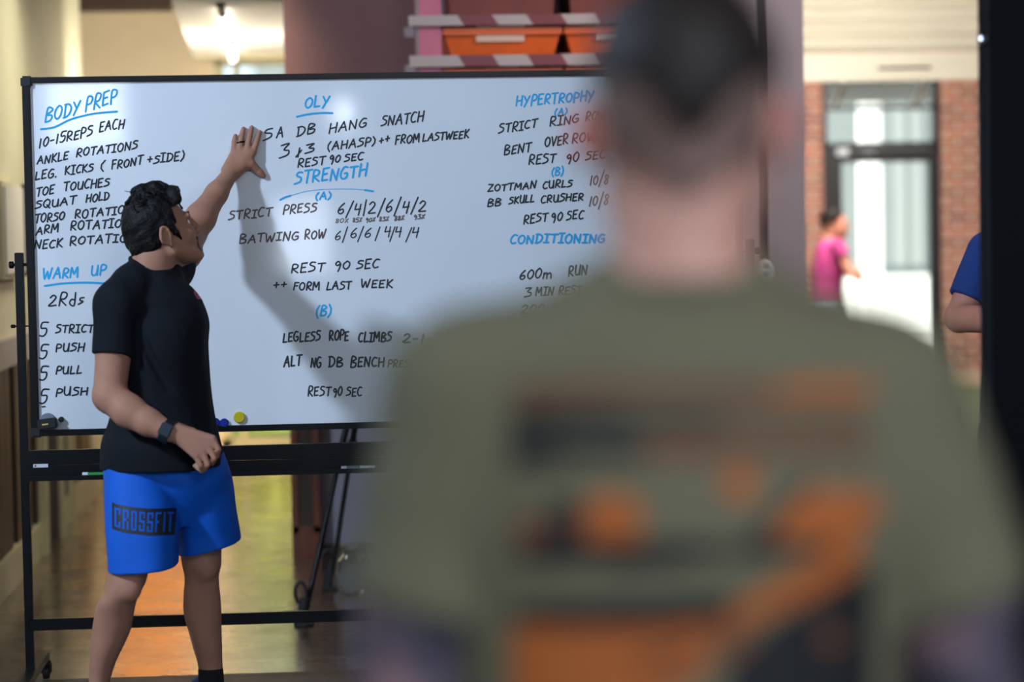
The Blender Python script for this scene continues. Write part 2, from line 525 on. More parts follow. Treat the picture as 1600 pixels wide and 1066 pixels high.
class Field:
    def __init__(self, lo, hi, h):
        self.lo = np.array(lo, float)
        self.h = h
        n = np.ceil((np.array(hi, float) - self.lo) / h).astype(int) + 1
        self.n = n
        self.ax = [(self.lo[i] + h * np.arange(n[i])).astype(np.float32) for i in range(3)]
        self.f = np.full(n, 0.5, np.float32)

    def sub(self, lo, hi):
        s = []
        for i in range(3):
            a = int(max(0, math.floor((lo[i] - self.lo[i]) / self.h)))
            b = int(min(self.n[i], math.ceil((hi[i] - self.lo[i]) / self.h) + 1))
            if b <= a:
                return None
            s.append(slice(a, b))
        X = self.ax[0][s[0]][:, None, None]
        Y = self.ax[1][s[1]][None, :, None]
        Z = self.ax[2][s[2]][None, None, :]
        return tuple(s), X, Y, Z

    def put(self, s, d, k, op):
        f = self.f[s]
        if op == 's':
            d = -d
            if k > 0:
                t = np.maximum(k - np.abs(f - d), 0) / k
                self.f[s] = np.maximum(f, d) + t * t * k * 0.25
            else:
                self.f[s] = np.maximum(f, d)
        else:
            if k > 0:
                t = np.maximum(k - np.abs(f - d), 0) / k
                self.f[s] = np.minimum(f, d) - t * t * k * 0.25
            else:
                self.f[s] = np.minimum(f, d)

    def seg(self, a, b, ra, rb, k=0.015, n=None, s=1.0, op='u', flat=False):
        a, b = np.array(a, float), np.array(b, float)
        m = max(ra, rb) + 2 * k + 0.03
        r = self.sub(np.minimum(a, b) - m, np.maximum(a, b) + m)
        if r is None:
            return self
        sl, X, Y, Z = r
        ab = b - a
        L2 = float(ab @ ab) + 1e-12
        x, y, z = X - a[0], Y - a[1], Z - a[2]
        t = np.clip((x * ab[0] + y * ab[1] + z * ab[2]) / L2, 0, 1)
        dx, dy, dz = x - t * ab[0], y - t * ab[1], z - t * ab[2]
        if n is not None:
            n = np.array(n, float)
            n /= np.linalg.norm(n)
            c = (dx * n[0] + dy * n[1] + dz * n[2]) * (s - 1)
            dx, dy, dz = dx + c * n[0], dy + c * n[1], dz + c * n[2]
        d = np.sqrt(dx * dx + dy * dy + dz * dz) - (ra + (rb - ra) * t)
        if flat:
            L = math.sqrt(L2)
            d = np.maximum(d, (x * ab[0] + y * ab[1] + z * ab[2]) / L - L)
        self.put(sl, d.astype(np.float32), k, op)
        return self

    def chain(self, pts, rs, k=0.012, **kw):
        for i in range(len(pts) - 1):
            self.seg(pts[i], pts[i + 1], rs[i], rs[i + 1], k, **kw)
        return self

    def ell(self, c, r, R=None, k=0.01, op='u'):
        c, r = np.array(c, float), np.array(r, float)
        m = r.max() + 2 * k + 0.02
        q = self.sub(c - m, c + m)
        if q is None:
            return self
        sl, X, Y, Z = q
        x, y, z = X - c[0], Y - c[1], Z - c[2]
        if R is not None:
            x, y, z = (R[0][0] * x + R[0][1] * y + R[0][2] * z, R[1][0] * x + R[1][1] * y + R[1][2] * z,
                       R[2][0] * x + R[2][1] * y + R[2][2] * z)
        k0 = np.sqrt((x / r[0]) ** 2 + (y / r[1]) ** 2 + (z / r[2]) ** 2)
        k1 = np.sqrt((x / r[0] ** 2) ** 2 + (y / r[1] ** 2) ** 2 + (z / r[2] ** 2) ** 2) + 1e-9
        self.put(sl, (k0 * (k0 - 1) / k1).astype(np.float32), k, op)
        return self

    def loft(self, secs, k=0.02, p=2.0, ang=0.0, op='u'):
        """secs: (z, cx, cy, a, b), ellipses stacked in height"""
        q = np.array(sorted(secs), float)
        zt, zb = q[-1, 0], q[0, 0]
        m = q[:, 3:5].max() + 2 * k + 0.03
        r = self.sub((q[:, 1].min() - m, q[:, 2].min() - m, zb - 2 * k - 0.02), (q[:, 1].max() + m, q[:, 2].max() + m, zt + 2 * k + 0.02))
        if r is None:
            return self
        sl, X, Y, Z = r
        zz = np.clip(Z.ravel(), zb, zt)
        vals = []
        dz = np.diff(q[:, 0])
        for c in range(1, 5):        # monotone-ish cubic interpolation along z
            y = q[:, c]
            sl_ = np.diff(y) / np.maximum(dz, 1e-6)
            g = np.empty(len(y))
            g[0], g[-1] = sl_[0], sl_[-1]
            g[1:-1] = (sl_[:-1] + sl_[1:]) / 2
            i = np.clip(np.searchsorted(q[:, 0], zz) - 1, 0, len(dz) - 1)
            t = (zz - q[i, 0]) / np.maximum(dz[i], 1e-6)
            h = dz[i]
            vals.append(((2 * t ** 3 - 3 * t ** 2 + 1) * y[i] + (t ** 3 - 2 * t ** 2 + t) * h * g[i]
                         + (3 * t ** 2 - 2 * t ** 3) * y[i + 1] + (t ** 3 - t ** 2) * h * g[i + 1])[None, None, :].astype(np.float32))
        cx, cy, a, b = vals
        ca, sa = math.cos(ang), math.sin(ang)
        x, y = X - cx, Y - cy
        u, v = x * ca + y * sa, -x * sa + y * ca
        if p == 2.0:
            e = np.sqrt((u / a) ** 2 + (v / b) ** 2)
        else:
            e = (np.abs(u / a) ** p + np.abs(v / b) ** p) ** (1 / p)
        d = (e - 1) * np.minimum(a, b)
        d = np.maximum(d, np.maximum(Z - zt, zb - Z))
        self.put(sl, d.astype(np.float32), k, op)
        return self

    def cut(self, pt, nrm, lo=None, hi=None, k=0.0):     # keep the side away from nrm
        r = self.sub(self.lo if lo is None else lo, self.lo + self.n * self.h if hi is None else hi)
        sl, X, Y, Z = r
        nv = np.array(Vector(nrm).normalized())
        d = (X - pt[0]) * nv[0] + (Y - pt[1]) * nv[1] + (Z - pt[2]) * nv[2]
        self.f[sl] = np.maximum(self.f[sl], d.astype(np.float32))
        return self

    def wrinkle(self, amp, freq, seed, stretch=(1, 1, 1), lo=None, hi=None):
        r = self.sub(self.lo if lo is None else lo, self.lo + self.n * self.h if hi is None else hi)
        sl, X, Y, Z = r
        f = self.f[sl]
        near = np.abs(f) < 0.03
        I = np.nonzero(near)
        x, y, z = X.ravel()[I[0]] * stretch[0], Y.ravel()[I[1]] * stretch[1], Z.ravel()[I[2]] * stretch[2]
        f[I] += (amp * pnoise(x, y, z, freq, seed)).astype(np.float32)
        return self

    def mesh(self, name, m, parent=None, relax=2):
        f = self.f
        f[0], f[-1] = 0.1, 0.1
        f[:, 0], f[:, -1] = 0.1, 0.1
        f[:, :, 0], f[:, :, -1] = 0.1, 0.1
        s = f < 0
        nx, ny, nz = f.shape
        cnt = np.zeros((nx - 1, ny - 1, nz - 1), np.uint8)
        for i in (0, 1):
            for j in (0, 1):
                for k in (0, 1):
                    cnt += s[i:nx - 1 + i, j:ny - 1 + j, k:nz - 1 + k]
        act = (cnt > 0) & (cnt < 8)
        ids = np.argwhere(act)
        idx = np.full(act.shape, -1, np.int32)
        idx[act] = np.arange(len(ids))
        acc = np.zeros((len(ids), 3))
        num = np.zeros(len(ids))
        cor = [np.array(c) for c in ((0, 0, 0), (1, 0, 0), (0, 1, 0), (1, 1, 0), (0, 0, 1), (1, 0, 1), (0, 1, 1), (1, 1, 1))]
        val = [f[ids[:, 0] + c[0], ids[:, 1] + c[1], ids[:, 2] + c[2]].astype(float) for c in cor]
        for a, b in ((0, 1), (2, 3), (4, 5), (6, 7), (0, 2), (1, 3), (4, 6), (5, 7), (0, 4), (1, 5), (2, 6), (3, 7)):
            fa, fb = val[a], val[b]
            m_ = (fa < 0) != (fb < 0)
            t = np.where(m_, fa / np.where(m_, fa - fb, 1), 0)
            acc[m_] += (cor[a] + t[:, None] * (cor[b] - cor[a]))[m_]
            num += m_
        v = self.lo + (ids + acc / num[:, None]) * self.h
        quads = []
        for ax in range(3):
            o = [0, 0, 0]
            o[ax] = 1
            A = s[:nx - 1 if ax == 0 else nx, :ny - 1 if ax == 1 else ny, :nz - 1 if ax == 2 else nz]
            Bq = s[o[0]:, o[1]:, o[2]:]
            e = np.argwhere(A != Bq)
            u, w = [(1, 2), (2, 0), (0, 1)][ax]
            e = e[(e[:, u] > 0) & (e[:, w] > 0) & (e[:, u] < f.shape[u] - 1) & (e[:, w] < f.shape[w] - 1)]
            inside = A[e[:, 0], e[:, 1], e[:, 2]]
            q = []
            for du, dw in ((1, 1), (0, 1), (0, 0), (1, 0)):
                c = e.copy()
                c[:, u] -= du
                c[:, w] -= dw
                q.append(idx[c[:, 0], c[:, 1], c[:, 2]])
            q = np.stack(q, 1)
            q[~inside] = q[~inside][:, ::-1]
            quads.append(q)
        q = np.concatenate(quads)
        for _ in range(relax):
            sm = np.zeros_like(v)
            c = np.zeros(len(v))
            for a, b in ((0, 1), (1, 2), (2, 3), (3, 0)):
                np.add.at(sm, q[:, a], v[q[:, b]])
                np.add.at(c, q[:, a], 1)
            v = v * 0.5 + 0.5 * sm / np.maximum(c, 1)[:, None]
        me = bpy.data.meshes.new(name)
        me.vertices.add(len(v))
        me.vertices.foreach_set('co', v.astype(np.float32).ravel())
        me.loops.add(q.size)
        me.loops.foreach_set('vertex_index', q.astype(np.int32).ravel())
        me.polygons.add(len(q))
        me.polygons.foreach_set('loop_start', np.arange(0, q.size, 4, dtype=np.int32))
        me.polygons.foreach_set('use_smooth', np.ones(len(q), bool))
        me.update(calc_edges=True)
        me.validate()
        me.materials.append(m)
        return link(name, me, parent)


def rows(rs, inset=0.0):
    """(pixel row, left x, right x, depth, half thickness) -> loft sections"""
    out = []
    for py, xl, xr, d, b in rs:
        c = P((xl + xr) / 2, py, d)
        out.append((c.z, c.x, c.y, (xr - xl) / 2 * d / FPX - inset, b - inset))
    return out


class Head:
    """local frame: x towards the face, y to the person's left, z up, origin between the ears"""

    def __init__(self, origin, facing, pitch=0.0, roll=0.0):
        f = Vector(facing).normalized()
        f.z = 0
        f.normalize()
        l = Vector((0, 0, 1)).cross(f)
        fx = f * math.cos(pitch) + Vector((0, 0, 1)) * math.sin(pitch)
        up = fx.cross(l)
        l2 = l * math.cos(roll) + up * math.sin(roll)
        up2 = fx.cross(l2)
        self.o, self.R = Vector(origin), (fx, l2, up2)

    def p(self, x, y, z):
        return self.o + self.R[0] * x + self.R[1] * y + self.R[2] * z

    def carve(self, F, s=1.0, ear=0.0):
        p, R = self.p, self.R
        E = lambda c, r, k=0.012, op='u': F.ell(p(*[q * s for q in c]), [q * s for q in r], R, k, op)
        S = lambda a, b, ra, rb, k=0.008, op='u': F.seg(p(*[q * s for q in a]), p(*[q * s for q in b]), ra * s, rb * s, k, op=op)
        E((-0.004, 0, 0.045), (0.092, 0.077, 0.088))
        E((0.045, 0, 0.000), (0.056, 0.062, 0.070), 0.02)
        E((0.050, 0, -0.055), (0.048, 0.046, 0.050), 0.025)
        for y in (-1, 1):
            S((0.012, 0.056 * y, -0.05), (0.078, 0.018 * y, -0.096), 0.018, 0.017, 0.025)
            E((0.066, 0.040 * y, -0.022), (0.030, 0.024, 0.026), 0.02)
            S((0.088, 0.050 * y, 0.034), (0.097, 0.012 * y, 0.032), 0.009, 0.010, 0.012)
            E((0.101, 0.032 * y, 0.012), (0.014, 0.016, 0.011), 0.008, 's')
            E((0.106, 0.012 * y, -0.028), (0.010, 0.008, 0.008), 0.006)
            S((0.094, 0.024 * y, -0.056), (0.105, 0, -0.0535), 0.004, 0.007, 0.004)
            S((0.094, 0.022 * y, -0.061), (0.103, 0, -0.065), 0.004, 0.007, 0.004)
            # ear: rim, bowl and lobe
            rim = []
            for t in range(9):
                a = math.radians(-35 + 250 * t / 8)
                rim.append(p(*[q * s for q in (-0.010 - 0.017 * math.cos(a + 0.25), y * (0.080 + ear * (0.5 + 0.5 * math.cos(a)) + 0.010 * max(0, math.cos(a))), 0.004 + 0.028 * math.sin(a))]))
            F.chain(rim, [0.0052 * s] * 9, 0.004)
            E((-0.008, (0.076 + ear * 0.4) * y, 0.002), (0.018, 0.007 + ear * 0.5, 0.028), 0.006)
            E((-0.002, (0.0795 + ear * 0.4) * y, -0.027), (0.009, 0.006, 0.010), 0.006)
            E((-0.004, (0.087 + ear * 2.2) * y, 0.002), (0.009, 0.007, 0.013), 0.005, 's')
        S((0.099, 0, 0.030), (0.119, 0, -0.020), 0.008, 0.011, 0.010)
        E((0.116, 0, -0.024), (0.012, 0.013, 0.010), 0.008)
        E((0.086, 0, -0.095), (0.020, 0.024, 0.018), 0.02)
        S((0.112, -0.018, -0.0592), (0.112, 0.018, -0.0592), 0.0022, 0.0022, 0.003, 's')

    def eyes(self, parent):
        for y in (-1, 1):
            mb = MB()
            n = 12
            c = self.p(0.082, 0.032 * y, 0.012)
            for i in range(n):
                for j in range(n):
                    q = []
                    for di, dj in ((0, 0), (1, 0), (1, 1), (0, 1)):
                        th, ph = math.pi * (i + di) / n, 2 * math.pi * (j + dj) / n
                        q.append(c + (self.R[0] * math.cos(th) + (self.R[1] * math.cos(ph) + self.R[2] * math.sin(ph)) * math.sin(th)) * 0.0125)
                    mb.face(q, 1 if i < 3 else 0)
            mb.build('eye', [MT['eye'], MT['print_dark']], parent, smooth=True)


def surface(objs):
    vs_, fs = [], []
    for o in objs:
        me = o.data
        n = len(vs_)
        co = np.empty(len(me.vertices) * 3, np.float32)
        me.vertices.foreach_get('co', co)
        vs_ += [tuple(c) for c in co.reshape(-1, 3)]
        fs += [tuple(v + n for v in p.vertices) for p in me.polygons]
    return BVHTree.FromPolygons(vs_, fs)


def onto(tree, px, py, lift=0.0012):
    d = ray(px, py).normalized()
    hit = tree.ray_cast(EYE, d)
    if hit[0] is None:
        return None
    return hit[0] - d * lift


def inside(poly, x, y):
    c = False
    j = len(poly) - 1
    for i in range(len(poly)):
        xi, yi = poly[i]
        xj, yj = poly[j]
        if (yi > y) != (yj > y) and x < (xj - xi) * (y - yi) / (yj - yi) + xi:
            c = not c
        j = i
    return c

# ------------------------------------------------------------------ the setting
XL = PZ(0, 930).x                       # left wall
YB = P(45, 400, 8.0).y                  # front face of the whiteboard
YP = PZ(480, 868).y                     # partition wall behind it
YF = 16.4                               # far end of the corridor
YD = 21.4                               # wall with the street door
XP0 = PY(460, 800, YP).x
XP1 = PY(1257, 200, YP).x
HC = 3.6

struct('floor', BX(-7, 9, -5.2, YF + 0.1, -0.1, 0).box(XP0, 9, YF + 0.1, 22.6, -0.1, 0), MT['floor'])
EDGE = PZ(380, 1056).y
struct('floor_mat', BX(-7, 9, -5.2, EDGE, 0.0, 0.008), mat('dark_mat', C(64, 58, 54), 0.55, noise=0.3, scale=20))
struct('ceiling', BX(-7, 9, -5.2, 16.6, 5.0, 5.1).box(XP0, 9, 16.6, 22.0, 5.0, 5.1), MT['hall'])
struct('wall_back', BX(-7, 9, -5.2, -5.0, 0, 5), MT['hall'])
struct('wall_left', BX(-6.2, -6.0, -5.0, 9.5, 0, 5), MT['cream'])
struct('wall_right', BX(8.0, 8.2, -5.0, 22, 0, 5), MT['mauve'])
# corridor wall on the left with boarding below
YC = PX(126, 80, XL).y
w = BX(-6.1, XL, 9.5, 9.7, 0, 5)
w.box(XL - 0.15, XL, 9.7, YC, 0, 5)
struct('wall_corridor', w, MT['cream'])
ZS0, ZS1 = PX(0, 574, XL).z, PX(0, 530, XL).z
struct('trim_1', BX(XL - 0.01, XL + 0.045, 9.5, YC, ZS0, ZS1), mat('rail_grey', C(176, 170, 160), 0.6, noise=0.1))
struct('baseboard_left', BX(XL - 0.01, XL + 0.035, 9.5, YC, 0, 0.16), MT['cream_trim'])
bd = MB()
y = 9.72
i = 0
while y < YC - 0.1:
    dark = i % 4 == 2
    wd = 0.17 if not dark else 0.13
    bd.box(XL, XL + (0.022 if not dark else 0.006), y, min(y + wd, YC), 0.16, ZS0, 1 if dark else 0)
    y += wd + 0.012
    i += 1
struct('wall_wainscot', bd, [MT['wood_dark'], MT['wood_black']])
# dark door in the boarding
dl = PX(54, 740, XL).y
dr = PX(98, 740, XL).y
dm = (dl + dr) / 2
df = MB()
for yy in (dl, dm + 0.1, dr):
    df.box(XL, XL + 0.06, yy - 0.05, yy + 0.05, 0, ZS0)
tag(df.build('door_1', MT['cream_trim']), kind='structure')
struct('door_2', BX(XL + 0.005, XL + 0.04, dl + 0.05, dm + 0.05, 0, ZS0 - 0.01).box(XL + 0.005, XL + 0.03, dm + 0.15, dr - 0.05, 0, ZS0 - 0.01), MT['wood_black'])
# low slatted screen that carries on from the wall
sc = MB()
for px in (116, 131, 145, 157):
    yy = PX(px, 690, XL).y
    sc.box(XL - 0.03, XL, yy - 0.17, yy + 0.17, 0.0, 1.0, 0)
sc.box(XL - 0.06, XL - 0.03, YC + 0.05, YF - 0.05, 0.05, 0.98, 1)
tag(sc.build('wall_screen', [MT['cream_trim'], MT['wood_black']]), kind='structure')

# far end of the corridor
ZW = PY(400, 94, YF).z
xw0, xw1 = PY(334, 100, YF).x, XP0 - 0.005
struct('wall_far', BX(-4.5, xw0, YF, YF + 0.2, 0, 5).box(xw0, xw1, YF, YF + 0.2, ZW, 5), mat('beige_wall', C(224, 204, 168), 0.7, noise=0.05))
struct('wall_corridor_side', BX(-4.6, -4.5, 9.7, YF + 0.2, 0, 5), MT['cream'])
struct('trim_2', BX(-4.5, PY(270, 5, YF).x, YF - 0.25, YF, PY(200, 19, YF).z, PY(200, 19, YF).z + 0.5), MT['dark_beam'])
# lowered white ceiling of the corridor
c0, c1, c2, c3 = P(268, 4, 11.9), P(470, 2, 11.9), P(470, 92, 16.2), P(306, 97, 16.2)
dz = Vector((0, 0, 0.12))
cm = MB()
c1.x = c2.x = XP0 - 0.002
cm.hexa([c0, c1, c2, c3, c0 + dz, c1 + dz, c2 + dz, c3 + dz])
struct('ceiling_corridor', cm, MT['white_paint'])
struct('trim_3', BX(c3.x, c2.x, 15.75, 15.95, c3.z - 0.02, c3.z + 0.1), MT['cream_trim'])
# glazed end door with greenery outside
wf = MB()
wf.box(xw0, xw0 + 0.06, YF, YF + 0.12, 0, ZW)
wf.box(xw1 - 0.06, xw1, YF, YF + 0.12, 0, ZW)
wf.box(xw0, xw1, YF, YF + 0.12, ZW - 0.03, ZW)
wf.box(xw0, xw1, YF, YF + 0.12, 0, 0.13)
xm = PY(369, 100, YF).x
wf.box(xm - 0.02, xm + 0.02, YF, YF + 0.1, 0.13, ZW)
wo = tag(wf.build('window_1', MT['cream_trim']), kind='structure')
BX(xw0 + 0.06, xw1 - 0.06, YF + 0.05, YF + 0.056, 0.13, ZW - 0.03).build('pane', MT['glass'], wo)
# painted wooden door leaf next to the glazed door
dx0, dx1 = PY(152, 690, YF).x, PY(292, 690, YF).x
od = MB()
od.box(dx0, dx1, YF - 0.06, YF - 0.01, 0.0, 2.1)
n = 3
for i in range(n):
    a = dx0 + (dx1 - dx0) * (i + 0.12) / n
    b = dx0 + (dx1 - dx0) * (i + 0.88) / n
    for z0, z1 in ((0.15, 0.9), (1.05, 1.95)):
        od.box(a, b, YF - 0.075, YF - 0.055, z0, z1)
d3 = tag(od.build('door_3', MT['wood_orange']), kind='structure')
MB().tube([(dx1 - 0.07, YF - 0.10, 1.0), (dx1 - 0.07, YF - 0.10, 1.14)], 0.012).tube([(dx1 - 0.07, YF - 0.06, 1.07), (dx1 - 0.07, YF - 0.10, 1.07)], 0.012).build('door_handle', MT['steel'], d3)

# partition wall behind the board
struct('wall_partition', BX(XP0, XP1, YP, YP + 0.22, 0, 5).box(XP0, XP0 + 0.2, YP + 0.2, YF + 0.2, 0, 5), MT['mauve'])
struct('wall_upper', BX(-6.0, XP0, YP - 0.01, YP + 0.2, 2.78, 5).box(XP1, 8, YP, YP + 0.2, 3.3, 5), MT['mauve'])
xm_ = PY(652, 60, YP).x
struct('trim_9', BX(XP0, xm_, YP - 0.012, YP, 1.3, 4.99), mat('maroon_panel', C(132, 90, 84), 0.75, noise=0.1, scale=2))  # thin maroon panel over the partition's upper left
xa, xb = XP0 - 0.01, PY(500, 800, YP).x
jb = BX(xa, xb, YP - 0.09, YP + 0.23, 0, 2.15)
jb.box(xa - 0.0, xa + 0.03, YP - 0.105, YP - 0.085, 0.12, 2.1)
jb.box(xb - 0.03, xb, YP - 0.105, YP - 0.085, 0.12, 2.1)
jb.box(xa, xb, YP - 0.105, YP - 0.085, 0.0, 0.15).box(xa, xb, YP - 0.105, YP - 0.085, 2.0, 2.15)
jb.box(xa + 0.032, xb - 0.032, YP - 0.094, YP - 0.088, 0.15, 2.0, 1)
struct('trim_4', jb, [MT['wood_red'], MT['wood_dark']])
struct('baseboard_partition', BX(xb, XP1, YP - 0.02, YP, 0, 0.05), MT['dark_beam'])

# brick end wall with the street door
ex0, ex1 = PY(1286, 300, YD).x, PY(1471, 300, YD).x
lx0, lx1 = PY(1302, 400, YD).x, PY(1463, 400, YD).x
zt0, zt1, zt2, zt3 = PY(1380, 222, YD).z, PY(1380, 171, YD).z, PY(1380, 165, YD).z, PY(1380, 118, YD).z
zd = PY(1380, 253, YD).z
struct('wall_brick', BX(-0.2, ex0, YD, YD + 0.25, 0.12, 5).box(ex1, 8, YD, YD + 0.25, 0.12, 5).box(ex0, ex1, YD, YD + 0.25, zt3, 5), MT['brick'])
struct('trim_5', BX(ex1, 8, YD - 0.12, YD + 0.2, 0, 0.14).box(-0.2, ex0, YD - 0.12, YD + 0.2, 0, 0.14), MT['curb'])
struct('wall_lobby', BX(XP0 + 0.05, XP0 + 0.2, YF + 0.2, YD + 0.3, 0, 5), MT['mauve'])
fr = MB()
fr.box(ex0, ex0 + 0.05, YD + 0.03, YD + 0.16, 0, zt3)
fr.box(ex1 - 0.05, ex1, YD + 0.03, YD + 0.16, 0, zt3)
fr.box(ex0, ex1, YD + 0.03, YD + 0.16, zt0 - 0.06, zt0)
fr.box(ex0, ex1, YD + 0.03, YD + 0.16, zt1, zt2)
fr.box(ex0, ex1, YD + 0.03, YD + 0.16, zt3 - 0.04, zt3)
fr.box(ex0 + 0.05, lx0, YD + 0.05, YD + 0.14, 0, zt0 - 0.06)
fr.box(lx1, ex1 - 0.05, YD + 0.05, YD + 0.14, 0, zt0 - 0.06)
d4 = tag(fr.build('door_4', MT['door_frame']), kind='structure')
gx0, gx1 = PY(1319, 400, YD).x, PY(1456, 400, YD).x
lf = MB()
lf.box(lx0, gx0, YD + 0.06, YD + 0.12, 0.01, zt0 - 0.065)
lf.box(gx1, lx1, YD + 0.06, YD + 0.12, 0.01, zt0 - 0.065)
lf.box(gx0, gx1, YD + 0.06, YD + 0.12, zd, zt0 - 0.065)
lf.box(gx0, gx1, YD + 0.06, YD + 0.12, 0.01, 0.12)
lf.build('door_leaf', MT['door_frame'], d4)
pn = BX(gx0, gx1, YD + 0.085, YD + 0.091, 0.12, zd)
pn.build('glass_pane', MT['glass'], d4)
BX(ex0 + 0.05, ex1 - 0.05, YD + 0.085, YD + 0.091, zt0, zt1).build('transom_pane', MT['glass'], d4)
BX(ex0 + 0.05, ex1 - 0.05, YD + 0.085, YD + 0.091, zt2, zt3 - 0.04).build('transom_pane', MT['glass'], d4)
q0, q1 = PY(1308, 232, YD + 0.03), PY(1326, 243, YD + 0.03)
BX(q0.x, q1.x, YD + 0.02, YD + 0.055, q1.z, q0.z).build('door_closer', MT['white_plastic'], d4)
q0, q1 = PY(1350, 236, YD + 0.03), PY(1366, 243, YD + 0.03)
BX(q0.x, q1.x, YD + 0.02, YD + 0.055, q1.z, q0.z).build('closer_arm', MT['steel'], d4)
hb = PY(1322, 450, YD)
MB().tube([(gx0 - 0.03, YD + 0.0, 1.0), (gx0 - 0.03, YD + 0.0, 1.3)], 0.014).tube([(gx0 - 0.03, YD, 1.03), (gx0 - 0.03, YD + 0.06, 1.03)], 0.01).tube([(gx0 - 0.03, YD, 1.27), (gx0 - 0.03, YD + 0.06, 1.27)], 0.01).build('door_handle', MT['steel'], d4)
struct('floor_turf', BX(1.2, 8, 12.4, YD - 0.12, 0.0, 0.012), MT['turf'])

# outside
struct('ground', BX(-40, 60, 22.6, 90, -0.12, -0.02), MT['concrete'])
yo = 64.0
o0 = PY(1385, 424, yo)
struct('wall_outside', BX(-2, 54, yo, yo + 0.4, -0.1, 12), MT['outdoor_wall'])
struct('baseboard_outside', BX(-2, 54, yo - 0.06, yo, -0.1, 0.22), mat('outdoor_plinth', C(84, 96, 100), 0.8))
pa, pb = PY(1349, 400, 30.0).x, PY(1378, 400, 30.0).x
struct('column_outside', BX(pa, pb, 30.0, 30.0 + (pb - pa), -0.05, 4.2), MT['outdoor_white'])
pp = MB()
for px in (1408, 1432):
    q = PY(px, 400, yo).x
    pp.box(q - 0.12, q + 0.12, yo - 0.1, yo, 0.22, 11)
struct('trim_6', pp, mat('outdoor_post', C(146, 151, 151), 0.8))
# porch roof seen through the upper light
struct('roof_porch', BX(ex0 - 2, ex1 + 2, 21.8, 27.0, 2.84, 3.0), mat('porch_grey', C(74, 73, 71), 0.8))
for px in (1303, 1428):
    a, b = PY(px, 172, 22.6), PY(px + 16, 124, 22.6)
    struct('trim_7' if px < 1350 else 'trim_8', MB().bar(a, b, 0.055, 0.05), MT['outdoor_white'])

# hedge outside the corridor's glazed end
F = Field((-4.2, 18.2, -0.1), (-0.16, 21.1, 3.9), 0.05)
rng = random.Random(5)
F.loft([(0, -2.2, 19.8, 2.0, 0.7), (2.3, -2.2, 19.8, 1.9, 0.6)], 0.03, 6.0)
for j in range(90):
    F.ell((rng.uniform(-3.4, -0.62), rng.uniform(19.2, 20.2), rng.uniform(0.1, 2.15)), (0.46, 0.42, 0.42), k=0.03)
F.wrinkle(0.09, 26, 3)
t = thing('garden_hedge', 'sunlit yellow-green hedge outside the glazed end of the corridor', 'hedge', (-2.3, 19.8, -0.02))
F.mesh('foliage', MT['leaf'], t, relax=0)
for xx in (-3.3, -2.3, -1.3):
    MB().tube([(xx, 19.8, -0.05), (xx + 0.05, 19.8, 1.0)], [0.07, 0.05]).build('trunk', MT['wood_dark'], t)
struct('ground_garden', BX(-20, XP0, YF + 0.1, 22.6, -0.14, -0.03), mat('garden_ground', C(128, 140, 62), 0.9, noise=0.3, scale=12))

# roller shutter above the lobby
YS = 16.2
zb0, zb1 = PY(1390, 127, YS).z, PY(1390, 80, YS).z
sx0, sx1 = XP1 - 0.35, 6.2
ts = thing('roller_shutter', 'half-raised cream roller shutter with slotted bottom bar above the street door', 'shutter', ((sx0 + sx1) / 2, YS, zb0))
s = MB()
z = zb1
while z < 3.7:
    prof = []
    for j in range(7):
        a = math.pi * j / 6
        prof.append((YS - 0.006 - 0.034 * math.sin(a), z + 0.098 * j / 6))
    for j in range(6):
        (ya, za), (yb, zb) = prof[j], prof[j + 1]
        s.face([(sx0, ya, za), (sx1, ya, za), (sx1, yb, zb), (sx0, yb, zb)])
    s.box(sx0, sx1, YS, YS + 0.01, z, z + 0.098)
    z += 0.1
s.build('slat_curtain', MT['shutter'], ts)
q0, q1 = PY(1372, 109, YS - 0.02), PY(1456, 103, YS - 0.02)
bb = MB()
for x0, x1, z0, z1 in ((sx0, q0.x, zb0, zb1 - 0.008), (q1.x, sx1, zb0, zb1 - 0.008), (q0.x, q1.x, zb0, q0.z), (q0.x, q1.x, q1.z, zb1 - 0.008)):
    bb.box(x0, x1, YS - 0.025, YS + 0.02, z0, z1)
bb.build('bottom_bar', MT['shutter'], ts)
BX(q0.x - 0.02, q1.x + 0.02, YS + 0.021, YS + 0.04, q0.z - 0.02, q1.z + 0.02).build('slot_shade_plate', MT['black_metal'], ts)  # black plate behind the open slot, stands for the shade inside
for xx in (sx0, sx1):
    BX(xx - 0.04, xx + 0.04, YS - 0.04, YS + 0.05, 0, 3.9).build('guide_rail', MT['grey_steel'], ts)
struct('wall_lintel', BX(XP1 - 0.5, 8, YS + 0.06, YS + 0.2, 3.0, 5), MT['white_paint'])

# rear windows with their bars
for wi, (x0, x1, z0, z1) in enumerate(REAR):
    wf = MB()
    wf.box(x0 - 0.06, x0, -5.0, -4.84, z0 - 0.06, z1 + 0.06).box(x1, x1 + 0.06, -5.0, -4.84, z0 - 0.06, z1 + 0.06)
    wf.box(x0, x1, -5.0, -4.84, z0 - 0.06, z0).box(x0, x1, -5.0, -4.84, z1, z1 + 0.06)
    if x1 - x0 > 0.3:
        for k in (1, 2):
            xx = x0 + (x1 - x0) * k / 3
            wf.box(xx - 0.012, xx + 0.012, -4.88, -4.86, z0, z1)
            zz_ = z0 + (z1 - z0) * k / 3
            wf.box(x0, x1, -4.88, -4.86, zz_ - 0.012, zz_ + 0.012)
    struct('window_%d' % (wi + 2), wf, MT['door_frame'])

